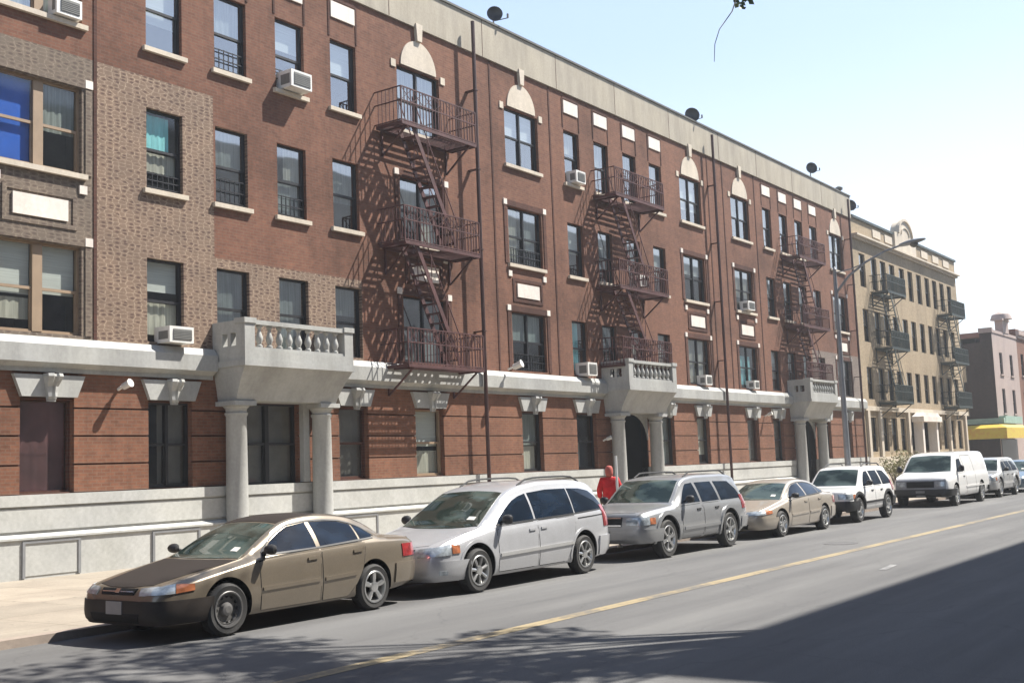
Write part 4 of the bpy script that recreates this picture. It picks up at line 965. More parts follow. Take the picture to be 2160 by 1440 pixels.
# --- gold saloon at the front of the row
sedan = dict(L=4.65, W=1.75, wr=.315, ar=.375, wx=(.97, 3.57),
  top=[(0, .50), (.03, .57), (.07, .63), (.14, .672), (.3, .71), (.75, .80), (1.15, .875), (1.30, .905), (1.45, .985), (1.7, 1.12), (1.95, 1.24), (2.15, 1.315), (2.4, 1.36), (2.7, 1.375), (3.05, 1.355), (3.35, 1.31), (3.62, 1.215), (3.88, 1.075), (4.0, 1.01), (4.3, .985), (4.5, .96), (4.6, .90), (4.63, .80), (4.65, .62)],
  belt=[(0, .44), (.07, .56), (.15, .60), (.35, .65), (.75, .73), (1.3, .82), (1.6, .86), (2.5, .895), (3.6, .93), (4.1, .92), (4.5, .88), (4.62, .72), (4.65, .5)],
  sill=[(0, .30), (.06, .235), (.3, .20), (1.4, .195), (3.4, .205), (4.3, .26), (4.6, .32), (4.65, .38)],
  wb=[(0, .50), (.02, .60), (.06, .68), (.14, .75), (.3, .80), (.6, .845), (1.2, .87), (2.2, .875), (3.4, .87), (4.0, .85), (4.35, .81), (4.55, .74), (4.62, .66), (4.65, .58)],
  wt=[(0, .42), (.06, .58), (.2, .66), (.7, .71), (1.25, .715), (1.5, .69), (1.9, .615), (2.15, .58), (2.6, .575), (3.1, .575), (3.5, .60), (3.95, .66), (4.4, .67), (4.6, .6), (4.65, .5)])
def build_sedan(sp, paintm, label, X, Y, bonnet=None, kinds=('alloy', 'alloy'), bumperm=None, glass='cglass', spokes=5):
    c = Car(sp, paintm, label, 'car', X, Y); bm_ = bumperm or paintm
    c.above('windscreen', 'wglass', [(1.30, -.66), (1.24, -.3), (1.23, 0), (1.24, .3), (1.30, .66)], [(2.04, -.52), (2.06, 0), (2.04, .52)])
    c.above('rear_window', glass, [(3.2, -.50), (3.16, 0), (3.2, .50)], [(3.90, -.59), (3.98, 0), (3.90, .59)])
    c.above('bonnet', bonnet or paintm, [(.16, -.50), (.10, -.25), (.09, 0), (.10, .25), (.16, .50)], [(1.24, -.70), (1.17, -.3), (1.16, 0), (1.17, .3), (1.24, .70)], off=.005, nx=18)
    if bonnet: c.above('roof_panel', bonnet, [(2.08, -.50), (2.1, 0), (2.08, .5)], [(2.75, -.52), (2.8, 0), (2.75, .52)], off=.004)
    c.above('boot_lid', paintm, [(4.0, -.58), (4.05, 0), (4.0, .58)], [(4.52, -.55), (4.57, 0), (4.52, .55)], off=.004)
    gw = c.side
    for sd in (-1, 1):
        fw = gw('side_window', glass, [(1.60, .915), (2.0, .925), (2.50, .94)], [(1.66, .96), (1.82, 1.06), (2.0, 1.155), (2.18, 1.225), (2.50, 1.262)], sd, off=.005)
        rw = gw('side_window', glass, [(2.58, .942), (3.32, .965)], [(2.58, 1.262), (2.85, 1.258), (3.12, 1.235), (3.32, 1.185)], sd, off=.005)
        qw = gw('side_window', glass, [(3.36, .968), (3.60, .995)], [(3.36, 1.17), (3.5, 1.12), (3.64, 1.03)], sd, 8, 4, off=.005)
        c.line([(1.58, .905), (2.5, .93), (3.62, .985)], sd, .02, .009, 'window_trim', 'trimblk')
        c.line([(1.60, .93), (1.80, 1.07), (2.0, 1.17), (2.18, 1.245), (2.5, 1.28), (2.85, 1.275), (3.14, 1.25), (3.34, 1.20), (3.50, 1.135), (3.66, 1.01)], sd, .018, .009, 'window_trim', 'trimblk')
    c.door([(1.50, .25), (2.52, .25)], [(1.48, .86), (2.54, .92)], 2.30, .80, .50)
    c.door([(2.57, .25), (3.05, .25), (3.22, .40), (3.34, .60)], [(2.57, .92), (2.9, .93), (3.2, .94), (3.42, .945)], 3.16, .83, None)
    for sd in (-1, 1): c.side('side_moulding', paintm, [(2.60, .495), (3.20, .515)], [(2.60, .54), (3.20, .56)], sd, 12, 3, .018)
    c.wrap('front_bumper', bm_, (.235, .50), -1.28, 1.28, 1.0, 34, 7, .02)
    c.wrap('rear_bumper', paintm, (.33, .60), -1.2, 1.2, 3.7, 30, 6, .02, rear=True)
    c.front('grille', 'gapblk', [(-.30, .565), (.30, .565)], [(-.33, .635), (.33, .635)], off=.012)
    c.front('grille_bar', 'chrome', [(-.29, .592), (.29, .592)], [(-.30, .604), (.30, .604)], nz=2, off=.018)
    c.front('badge', 'chrome', [(-.04, .58), (.04, .58)], [(-.04, .625), (.04, .625)], ny=4, nz=3, off=.024)
    c.front('lower_intake', 'gapblk', [(-.42, .265), (.42, .265)], [(-.46, .36), (.46, .36)], off=.026)
    for s_ in (-1, 1):
        a = lambda u: (s_*(.37+.50*u))
        c.wrap('headlight', 'headl', None, s_*.40, s_*.80, 1.0, 14, 5, .014, zf=lambda u: (.555+.02*u, .635+.035*u))
        c.wrap('indicator', 'amber', None, s_*.81, s_*1.02, 1.0, 9, 5, .013, zf=lambda u: (.575+.02*u, .67-.005*u))
        c.wrap('tail_light', 'tail', None, s_*.55, s_*1.02, 3.7, 12, 4, .012, rear=True, zf=lambda u: (.68, .86))
    c.plate(.42, .03); c.mirror(1.62, .93, 'trimblk'); c.wheels(kinds, spokes)
    loc, nor = c.hit((1.40-c.dx, .35, 3), (0, 0, -1)); 
    c.above('parking_sticker', 'whitepl', [(1.42, -.50), (1.42, -.38)], [(1.50, -.49), (1.50, -.38)], 3, 3, .010)
    return c
build_sedan(sedan, 'p_gold', 'gold beige saloon car with dark bonnet, parked at the near end of the row', 8.60, -9.20, 'p_bonnet', ('steel', 'alloy'), 'p_bonnet')

# --- silver minivan
mv = dict(L=5.06, W=1.96, wr=.335, ar=.41, wx=(.93, 3.98),
  top=[(0, .52), (.03, .62), (.08, .70), (.2, .765), (.5, .85), (.85, .93), (1.05, .965), (1.2, 1.03), (1.6, 1.26), (1.95, 1.45), (2.15, 1.53), (2.5, 1.60), (3.1, 1.655), (3.8, 1.655), (4.4, 1.61), (4.65, 1.54), (4.8, 1.38), (4.93, 1.1), (5.0, .95), (5.04, .8), (5.06, .62)],
  belt=[(0, .45), (.08, .62), (.2, .68), (.5, .77), (1.0, .87), (1.6, .93), (3., .99), (4.6, 1.06), (4.9, 1.0), (5.03, .75), (5.06, .5)],
  sill=[(0, .30), (.08, .24), (.4, .21), (2, .20), (4.2, .23), (4.9, .30), (5.06, .38)],
  wb=[(0, .56), (.03, .68), (.08, .77), (.2, .86), (.45, .92), (1.0, .965), (2.5, .98), (4.2, .975), (4.7, .94), (4.92, .88), (5.02, .80), (5.06, .7)],
  wt=[(0, .48), (.1, .68), (.3, .78), (.9, .83), (1.15, .84), (1.5, .80), (2.0, .73), (2.6, .71), (4.2, .71), (4.65, .70), (4.9, .74), (5.03, .72), (5.06, .62)])
def build_minivan(X, Y):
    c = Car(mv, 'p_silver', 'long silver minivan with dark side windows, second vehicle in the row', 'minivan', X, Y, 'parked_minivan')
    c.above('windscreen', 'wglass', [(1.16, -.77), (1.05, -.4), (1.02, 0), (1.05, .4), (1.16, .77)], [(2.05, -.62), (2.10, 0), (2.05, .62)], nx=18)
    c.above('bonnet', 'p_silver', [(.20, -.58), (.12, -.3), (.10, 0), (.12, .3), (.20, .58)], [(1.06, -.82), (.98, -.4), (.95, 0), (.98, .4), (1.06, .82)], off=.005, nx=16)
    c.front('rear_window', 'cglass', [(-.62, 1.06), (.62, 1.06)], [(-.58, 1.44), (.58, 1.44)], rear=True)
    for sd in (-1, 1):
        c.side('side_window', 'cglass', [(1.50, 1.0), (2.50, 1.025)], [(1.60, 1.08), (1.85, 1.22), (2.08, 1.34), (2.30, 1.41), (2.50, 1.445)], sd, off=.005)
        c.side('side_window', 'cglass', [(2.56, 1.028), (3.72, 1.058)], [(2.56, 1.452), (3.1, 1.488), (3.72, 1.485)], sd, off=.005)
        c.side('side_window', 'cglass', [(3.76, 1.06), (4.72, 1.10)], [(3.76, 1.484), (4.15, 1.47), (4.45, 1.42), (4.62, 1.31), (4.74, 1.16)], sd, off=.005)
        c.line([(1.48, .985), (2.5, 1.012), (3.7, 1.045), (4.74, 1.088)], sd, .018, .008, 'window_trim', 'trimblk')
        c.side('sliding_door_track', 'gapblk', [(3.80, .955), (4.75, .985)], [(3.80, .975), (4.75, 1.003)], sd, 14, 2, .004)
        c.side('side_moulding', 'p_grey2', [(1.48, .50), (3.60, .54)], [(1.48, .55), (3.60, .59)], sd, 22, 3, .020)
        b = MB(); pts = []
        for x in np.linspace(2.5, 4.4, 9):
            loc, n_ = c.hit((x-c.dx, sd*.60, 3), (0, 0, -1)); pts.append(loc+Vector((0, 0, .06 if 2.6 < x < 4.3 else .0)))
        b.tube(pts, .016, 8); b.build('roof_rail', 'trimblk', c.root)
    c.door([(1.46, .27), (2.52, .27)], [(1.44, .95), (2.54, .99)], 2.30, .86)
    c.door([(2.58, .27), (3.42, .27), (3.56, .50), (3.66, .70)], [(2.58, .99), (3.0, 1.0), (3.4, 1.01), (3.74, 1.02)], 2.64, .87)
    c.wrap('front_bumper', 'p_silver', (.245, .53), -1.3, 1.3, 1.0, 36, 7, .02)
    c.wrap('rear_bumper', 'p_silver', (.30, .62), -1.2, 1.2, 4.1, 30, 6, .03, rear=True)
    c.front('grille', 'gapblk', [(-.36, .585), (.36, .585)], [(-.40, .70), (.40, .70)], off=.012)
    c.front('grille_bar', 'chrome', [(-.36, .64), (.36, .64)], [(-.37, .655), (.37, .655)], nz=2, off=.018)
    c.front('lower_intake', 'gapblk', [(-.4, .28), (.4, .28)], [(-.42, .36), (.42, .36)], off=.026)
    for s_ in (-1, 1):
        c.wrap('headlight', 'headl', None, s_*.46, s_*.93, 1.0, 14, 5, .014, zf=lambda u: (.585+.03*u, .70+.055*u))
        c.wrap('indicator', 'amber', None, s_*.95, s_*1.08, 1.0, 7, 5, .013, zf=lambda u: (.63, .755-.01*u))
        c.wrap('tail_light', 'tail', None, s_*.72, s_*1.02, 4.1, 8, 6, .012, rear=True, zf=lambda u: (.78, 1.16))
        c.wrap('fog_light', 'headl', (.33, .39), s_*.75, s_*.86, 1.0, 6, 3, .028)
    for wx in mv['wx']: arch_lip(c, wx, 'p_silver', .045, .012)
    c.above('parking_sticker', 'whitepl', [(1.30, -.60), (1.30, -.45)], [(1.38, -.59), (1.38, -.45)], 3, 3, .010)
    c.mirror(1.62, 1.02, 'trimblk', h=.16); c.wheels(spokes=7)
build_minivan(13.46, -9.24)

# --- sport utility shape
def build_suv(sp, paintm, label, X, Y, name='parked_suv', rails=True, bumperm='trimblk', clad=None, spare=False, grille='gapblk', chrome=True):
    c = Car(sp, paintm, label, 'suv', X, Y, name); k = sp['k']; W2 = sp['W']/2
    c.above('windscreen', 'wglass', [(k['ws0']+.03, -W2*.76), (k['ws0'], 0), (k['ws0']+.03, W2*.76)], [(k['ws1'], -W2*.66), (k['ws1']+.02, 0), (k['ws1'], W2*.66)], nx=16)
    c.above('bonnet', paintm, [(.15, -W2*.68), (.10, 0), (.15, W2*.68)], [(k['ws0']-.06, -W2*.82), (k['ws0']-.1, 0), (k['ws0']-.06, W2*.82)], off=.006, nx=16)
    zb, zt = k['zb'], k['zt']; xs = k['wins']
    for sd in (-1, 1):
        for i, (a, e) in enumerate(xs):
            if i == 0: top = [(a+.05, zb+.05), (a+.28, zb+(zt-zb)*.62), (a+.46, zt-.02), (e-.07, zt)]
            elif i == len(xs)-1: top = [(a-.07, zt), (e-.36, zt-.02), (e-.12, zb+(zt-zb)*.5), (e, zb+.05)]
            else: top = [(a-.05, zt), (e-.10, zt)]
            c.side('side_window', 'cglass', [(a, zb), (e, zb+.012)], top, sd, off=.005)
        b = MB()
        if rails:
            pts = []
            for x in np.linspace(k['ws1']+.3, sp['L']-.55, 9):
                loc, n_ = c.hit((x-c.dx, sd*W2*.62, 3), (0, 0, -1)); pts.append(loc+Vector((0, 0, .07 if k['ws1']+.4 < x < sp['L']-.6 else 0)))
            b.tube(pts, .018, 8); b.build('roof_rail', 'trimblk', c.root)
        c.side('side_moulding', clad or paintm, [(xs[0][0], .50), (k['dx1'], .515)], [(xs[0][0], .56), (k['dx1'], .575)], sd, 18, 3, .020)
    c.door([(xs[0][0]-.06, .33), (xs[0][1]+.02, .33)], [(xs[0][0]-.08, zb-.05), (xs[0][1]+.04, zb-.03)], xs[0][1]-.24, zb-.14, hmat='trimblk')
    c.door([(xs[0][1]+.08, .33), (k['dx1']-.18, .33), (k['dx1']-.05, .6)], [(xs[0][1]+.09, zb-.03), (k['dx1']-.08, zb-.03), (k['dx1']+.03, zb-.03)], k['dx1']-.24, zb-.14, hmat='trimblk')
    gz0, gz1 = k['gz']
    c.front('grille', grille, [(-W2*.42, gz0), (W2*.42, gz0)], [(-W2*.44, gz1), (W2*.44, gz1)], off=.014)
    if chrome:
        for zz in (gz0+.01, gz1-.02): c.front('grille_bar', 'chrome', [(-W2*.42, zz), (W2*.42, zz)], [(-W2*.42, zz+.018), (W2*.42, zz+.018)], nz=2, off=.022)
        c.front('badge', 'tail', [(-.09, (gz0+gz1)/2-.02), (.09, (gz0+gz1)/2-.02)], [(-.09, (gz0+gz1)/2+.03), (.09, (gz0+gz1)/2+.03)], ny=4, nz=3, off=.024)
    c.wrap('front_bumper', bumperm, (k['bz'][0], k['bz'][1]), -1.28, 1.28, .95, 34, 6, .04)
    c.wrap('rear_bumper', bumperm, (k['bz'][0]+.05, k['bz'][1]+.03), -1.2, 1.2, sp['L']-.95, 30, 6, .05, rear=True)
    c.front('rear_window', 'cglass', [(-W2*.62, zb+.03), (W2*.62, zb+.03)], [(-W2*.56, zt-.03), (W2*.56, zt-.03)], rear=True)
    for s_ in (-1, 1):
        c.wrap('headlight', 'headl', None, s_*.50, s_*.90, .95, 12, 5, .014, zf=lambda u: (gz0+.02, gz1-.01+.01*u))
        c.wrap('indicator', 'amber', None, s_*.91, s_*1.06, .95, 6, 5, .013, zf=lambda u: (gz0+.03, gz1-.02))
        c.wrap('tail_light', 'tail', None, s_*.85, s_*1.05, sp['L']-.95, 7, 6, .012, rear=True, zf=lambda u: (.80, 1.10))
    for wx in sp['wx']: arch_lip(c, wx, clad or paintm, .07, .03)
    c.plate(k['bz'][0]+.14, .06); c.mirror(xs[0][0]+.16, zb+.04, 'trimblk', h=.16); c.wheels(spokes=6)
    if spare:
        b = MB(); b.lathe([(.05, .18), (.26, .18), (.32, .14), (.33, .05), (.30, 0)], (sp['L']/2+.02, .1, .88), 'x', 24); b.build('spare_wheel_cover', 'trimblk', c.root)
    return c
suv = dict(L=4.86, W=1.88, wr=.375, ar=.45, wx=(.93, 3.76),
  top=[(0, .62), (.02, .80), (.06, .88), (.15, .925), (.6, .975), (1.1, 1.01), (1.28, 1.03), (1.42, 1.10), (1.75, 1.34), (1.98, 1.49), (2.2, 1.555), (2.8, 1.60), (3.8, 1.60), (4.3, 1.57), (4.5, 1.50), (4.66, 1.25), (4.78, 1.02), (4.84, .85), (4.86, .65)],
  belt=[(0, .5), (.06, .78), (.2, .84), (.8, .90), (1.4, .94), (3, .96), (4.6, .98), (4.8, .88), (4.86, .55)],
  sill=[(0, .40), (.1, .34), (.5, .30), (4.3, .30), (4.86, .42)],
  wb=[(0, .70), (.03, .79), (.1, .86), (.3, .91), (.8, .935), (2.5, .94), (4.2, .935), (4.6, .90), (4.8, .84), (4.86, .76)],
  wt=[(0, .62), (.1, .76), (.3, .81), (1.2, .83), (1.6, .78), (2.0, .71), (2.6, .69), (4.2, .68), (4.6, .72), (4.8, .75), (4.86, .7)],
  k=dict(ws0=1.36, ws1=2.0, zb=1.02, zt=1.425, wins=((1.62, 2.46), (2.56, 3.36), (3.46, 4.46)), dx1=3.30, gz=(.66, .83), bz=(.36, .60)))
build_suv(suv, 'p_pewter', 'pewter grey four wheel drive with roof rails, third vehicle in the row', 19.72, -9.22, chrome=True, bumperm='p_pewter')
# --- champagne saloon, fourth
sd2 = {k: v for k, v in sedan.items()}
sx = 4.95/4.65; sd2['L'] = 4.95; sd2['W'] = 1.80
def SX(l, fx, fz=1.): return [(x*fx, z*fz) for x, z in l]
old = dict(L=4.65, W=1.75)
build2 = dict(sedan); 
c4 = build_sedan(sedan, 'p_beige', 'champagne coloured saloon car between the pewter and white four wheel drives', 25.45, -9.22, glass='cglass')
c4.root.scale = (1.07, 1.02, .97); c4.root.location.x = 25.45+2.49
# --- white compact four wheel drive, fifth
sp5 = dict(L=4.10, W=1.74, wr=.345, ar=.42, wx=(.75, 3.22),
  top=[(0, .60), (.03, .80), (.08, .87), (.2, .91), (.6, .95), (.95, .98), (1.08, 1.02), (1.4, 1.28), (1.6, 1.44), (1.8, 1.52), (2.3, 1.56), (3.3, 1.55), (3.65, 1.51), (3.82, 1.32), (3.97, 1.02), (4.06, .85), (4.10, .62)],
  belt=[(0, .48), (.08, .76), (.2, .80), (.8, .86), (1.2, .90), (2.5, .92), (3.8, .95), (4.05, .84), (4.1, .5)],
  sill=[(0, .40), (.1, .34), (.5, .31), (3.7, .32), (4.1, .44)],
  wb=[(0, .62), (.03, .72), (.1, .79), (.3, .84), (.8, .865), (2, .87), (3.6, .865), (3.9, .83), (4.05, .77), (4.1, .7)],
  wt=[(0, .55), (.1, .70), (.3, .75), (.95, .77), (1.3, .72), (1.65, .655), (2.2, .64), (3.5, .63), (3.85, .67), (4.05, .68), (4.1, .62)],
  k=dict(ws0=1.04, ws1=1.62, zb=.985, zt=1.40, wins=((1.26, 2.02), (2.12, 2.84), (2.94, 3.70)), dx1=2.82, gz=(.64, .80), bz=(.36, .60)))
c5 = build_suv(sp5, 'p_white', 'small white four wheel drive with black bumper and wheel arches, fifth in the row', 31.45, -9.15, clad='trimblk', spare=True, chrome=False)
c5.root.rotation_euler.z = 0
# --- white full-size van
vn = dict(L=5.6, W=1.98, wr=.36, ar=.44, wx=(.86, 4.24),
  top=[(0, .62), (.03, .88), (.08, .97), (.2, 1.02), (.6, 1.10), (.80, 1.14), (.95, 1.22), (1.3, 1.52), (1.5, 1.68), (1.7, 1.77), (2.1, 1.83), (3, 1.86), (5.1, 1.85), (5.4, 1.80), (5.5, 1.65), (5.56, 1.2), (5.6, .65)],
  belt=[(0, .5), (.08, .86), (.2, .92), (.7, 1.0), (1.2, 1.05), (3, 1.08), (5.3, 1.08), (5.55, .95), (5.6, .5)],
  sill=[(0, .42), (.1, .36), (.5, .31), (5.1, .32), (5.6, .44)],
  wb=[(0, .78), (.03, .85), (.1, .91), (.3, .96), (.8, .985), (2.5, .99), (5.2, .985), (5.45, .95), (5.56, .9), (5.6, .85)],
  wt=[(0, .7), (.1, .82), (.3, .87), (.85, .89), (1.2, .85), (1.6, .79), (2.2, .77), (5.2, .76), (5.5, .77), (5.6, .74)])
def build_van(X, Y):
    c = Car(vn, 'p_white', 'white full size van with dark grey grille and bumper, the tallest vehicle in the row', 'van', X, Y, 'parked_van')
    c.above('windscreen', 'wglass', [(.92, -.80), (.84, 0), (.92, .80)], [(1.56, -.68), (1.60, 0), (1.56, .68)], nx=16)
    c.above('bonnet', 'p_white', [(.14, -.75), (.10, 0), (.14, .75)], [(.80, -.86), (.76, 0), (.80, .86)], off=.006)
    for sd in (-1, 1):
        c.side('side_window', 'cglass', [(1.18, 1.14), (1.98, 1.15)], [(1.26, 1.22), (1.44, 1.42), (1.62, 1.58), (1.98, 1.60)], sd, off=.005)
        c.line([(2.2, .40), (2.2, 1.70)], sd); c.line([(3.45, .40), (3.45, 1.70)], sd); c.line([(2.2, 1.7), (3.45, 1.7)], sd)
        c.side('side_moulding', 'p_white', [(2.1, .60), (4.6, .60)], [(2.1, .65), (4.6, .65)], sd, 16, 3, .018)
    c.door([(1.22, .34), (2.04, .34)], [(1.06, 1.10), (2.06, 1.10)], 1.84, .98, hmat='trimblk')
    for s_ in (-1, 1): c.front('rear_window', 'cglass', [(s_*.10, 1.18), (s_*.68, 1.18)], [(s_*.10, 1.58), (s_*.66, 1.58)], rear=True)
    c.front('front_panel', 'galv', [(-.84, .60), (.84, .60)], [(-.84, .90), (.84, .90)], off=.012, ny=20)
    c.front('grille', 'gapblk', [(-.46, .66), (.46, .66)], [(-.46, .86), (.46, .86)], off=.022)
    for s_ in (-1, 1): c.front('headlight', 'headl', [(s_*.52, .70), (s_*.80, .70)], [(s_*.52, .85), (s_*.80, .85)], off=.024)
    c.wrap('front_bumper', 'trimblk', (.38, .60), -1.26, 1.26, 1.0, 34, 6, .05); c.wrap('rear_bumper', 'trimblk', (.42, .58), -1.2, 1.2, 4.7, 30, 5, .06, rear=True)
    c.plate(.48, .07); c.mirror(1.34, 1.22, 'trimblk', h=.24); c.wheels(spokes=8)
build_van(40.65, -9.20)
s7 = dict(suv)
c7 = build_suv(suv, 'p_grey2', 'light silver four wheel drive parked behind the white van', 47.35, -9.15, rails=False, bumperm='p_grey2', chrome=False)
c7.root.scale = (.93, .95, .97)
build_sedan(sedan, 'p_blue', 'pale blue saloon car at the far right end of the row, cut by the picture', 53.0, -9.15, glass='cglass')
# ------------------------------------------------------------------ street lamp, post, person
o = empty('street_lamp', (35.55, -8.55, .1), 'tall grey street lamp with a curved arm reaching over the parked cars', 'street lamp')
b = MB(); b.lathe([(.17, 0), (.17, .5), (.12, .6), (.10, .9), (.085, 3.0), (.06, 7.2), (.05, 7.55), (.07, 7.6), (.02, 7.7)], (0, 0, 0), n=14); b.build('pole', 'galv', o)
b = MB(); b.tube([(0, 0, 6.85), (0, -.45, 7.35), (.05, -1.0, 7.72), (.1, -1.6, 7.98), (.14, -2.15, 8.12)], [.045, .04, .036, .032, .03], 8); b.tube([(0, 0, 7.5), (0, -.5, 7.55), (.02, -.9, 7.66)], .02, 6); b.build('arm', 'galv', o)
b = MB(); rows = []
for t in np.linspace(0, 1, 9):
    wd = .17*math.sin(math.pi*min(1, .12+t*.80))**.6; hh = .085*math.sin(math.pi*min(1, .15+t*.78))**.7; y = -2.05-.78*t; z = 8.10+.10*t
    rows.append([(.14+wd*math.cos(a), y, z+hh*math.sin(a)*(1 if math.sin(a) > 0 else .8)) for a in np.linspace(0, 2*math.pi, 17)])
b.grid(rows); b.add(rows[0][:16], [tuple(range(16))]); b.add(rows[-1][:16], [tuple(range(16))]); h = b.build('lamp_head', 'galv', o)
b = MB(); b.lathe([(.13, 0), (.12, -.05), (.07, -.10), (.02, -.12)], (.14, -2.48, 8.10), n=12); b.build('lens', 'acgrille', h)
o = empty('sign_post', (21.7, -8.4, .1), 'thin white pole standing beside the person in red', 'post')
b = MB(); b.tube([(0, 0, 0), (0, 0, 1.95)], .028, 8); b.lathe([(.06, 0), (.06, .03), (.03, .06)], (0, 0, 0), n=10); b.build('pole', 'whitepl', o)

def skin(name, verts, edges, radii, mat, parent, sub=2, root=0):
    me = bpy.data.meshes.new(name); me.from_pydata(verts, edges, []); t = bpy.data.objects.new('tmp', me); C.objects.link(t)
    md = t.modifiers.new('s', 'SKIN'); md.use_smooth_shade = True
    for i, r_ in enumerate(radii): me.skin_vertices[0].data[i].radius = (r_, r_) if not isinstance(r_, tuple) else r_
    me.skin_vertices[0].data[root].use_root = True
    sb = t.modifiers.new('u', 'SUBSURF'); sb.levels = sub; sb.render_levels = sub
    dg = bpy.context.evaluated_depsgraph_get(); dg.update(); nm = bpy.data.meshes.new_from_object(t.evaluated_get(dg)); bpy.data.objects.remove(t)
    nm.name = name; nm.materials.clear(); nm.materials.append(M[mat]); nm.polygons.foreach_set('use_smooth', [True]*len(nm.polygons))
    o = bpy.data.objects.new(name, nm); C.objects.link(o); o.parent = parent; return o
M['skin'] = plain('skin', (.28, .16, .11), .5, var=.06); M['redcloth'] = plain('red_cloth', (.55, .012, .016), .8, var=.25, scale=6)
bump(M['redcloth'].node_tree, M['redcloth'].node_tree.nodes['Principled BSDF'], noise(M['redcloth'].node_tree, coords(M['redcloth'].node_tree, (1, 1, .5)), 9, 3), .9, .05); M['redcap'] = plain('red_cap', (.40, .09, .07), .8); M['jeans'] = plain('dark_trousers', (.035, .04, .06), .85, var=.3, scale=8); M['shoe'] = plain('dark_shoe', (.02, .02, .02), .6); M['hair'] = plain('dark_hair', (.02, .015, .012), .7)
P = empty('person', (24.9, -6.3, .1), 'person in a baggy red hooded top and dark trousers on the sidewalk behind the minivan', 'person', rz=R(300))
# body: walking away along the sidewalk, arms slightly bent
V_ = [(0, 0, .92), (0, 0, 1.08), (0, 0, 1.25), (0, 0, 1.40), (0, 0, 1.485), (0, .01, 1.55), (0, .015, 1.63), (0, .01, 1.70),
      (-.10, 0, .88), (-.11, .06, .50), (-.11, -.06, .10), (-.11, .06, .045), (-.11, .14, .035),
      (.10, 0, .88), (.11, -.10, .50), (.11, -.28, .12), (.11, -.20, .05), (.11, -.10, .035),
      (-.18, 0, 1.40), (-.25, -.03, 1.14), (-.24, .10, .92), (-.235, .14, .86),
      (.18, 0, 1.40), (.25, -.03, 1.14), (.24, .12, .94), (.235, .16, .88)]
E_ = [(0, 1), (1, 2), (2, 3), (3, 4), (4, 5), (5, 6), (6, 7), (0, 8), (8, 9), (9, 10), (10, 11), (11, 12), (0, 13), (13, 14), (14, 15), (15, 16), (16, 17), (3, 18), (18, 19), (19, 20), (20, 21), (3, 22), (22, 23), (23, 24), (24, 25)]
Rr = [(.14, .10), (.13, .095), (.145, .105), (.14, .095), .055, .065, .088, .06, .085, .058, .04, .04, .03, .085, .058, .04, .04, .03, .055, .042, .03, .028, .055, .042, .03, .028]
body = skin('body', V_, E_, Rr, 'skin', P)
vx = [(0, 0, .86), (0, 0, 1.0), (0, 0, 1.2), (0, 0, 1.38), (0, 0, 1.47), (-.18, 0, 1.39), (-.26, -.03, 1.14), (-.25, .09, .95), (.18, 0, 1.39), (.26, -.03, 1.14), (.25, .10, .97)]
skin('hooded_top', vx, [(0, 1), (1, 2), (2, 3), (3, 4), (3, 5), (5, 6), (6, 7), (3, 8), (8, 9), (9, 10)], [(.19, .15), (.20, .155), (.20, .15), (.18, .125), .075, .088, .08, .062, .088, .08, .062], 'redcloth', P)
skin('hood', [(0, -.05, 1.46), (0, -.035, 1.56), (0, -.02, 1.68), (0, .0, 1.745)], [(0, 1), (1, 2), (2, 3)], [.09, .108, .108, .06], 'redcap', P)
vt = [(0, 0, .95), (-.10, 0, .86), (-.11, .06, .5), (-.11, -.055, .13), (.10, 0, .86), (.11, -.10, .5), (.11, -.27, .15)]
skin('trousers', vt, [(0, 1), (1, 2), (2, 3), (0, 4), (4, 5), (5, 6)], [(.16, .125), .105, .08, .07, .105, .08, .07], 'jeans', P)
for sx_, y0 in ((-.11, .06), (.11, -.20)):
    skin('shoe', [(sx_, y0-.03, .05), (sx_, y0+.06, .045), (sx_, y0+.17, .035)], [(0, 1), (1, 2)], [.055, .055, .04], 'shoe', P)
for s_, wy, wz in ((-1, .14, .86), (1, .16, .88)):   # fingers grow out of the palm, half closed
    vs, es, rs = [(s_*.235, wy-.01, wz+.02), (s_*.23, wy+.03, wz-.04)], [(0, 1)], [.030, .034]
    for f, dl in enumerate((.07, .08, .075, .058)):
        a = (s_*(.225+.002*f), wy+.055-.022*f, wz-.075); q = (a[0]-s_*.012, a[1]+.004, a[2]-dl*.5); e = (a[0]-s_*.04, a[1]+.006, a[2]-dl*.72); k = len(vs)
        vs += [a, q, e]; es += [(1, k), (k, k+1), (k+1, k+2)]; rs += [.0095, .009, .008]
    k = len(vs); vs += [(s_*.215, wy+.06, wz-.03), (s_*.20, wy+.075, wz-.065)]; es += [(1, k), (k, k+1)]; rs += [.011, .009]
    skin('hand', vs, es, rs, 'skin', body, 1)
b = MB(); b.lathe([(.012, 0), (.018, -.02), (.008, -.035)], (0, .11, 1.635), 'y', 8); b.build('nose', 'skin', body)

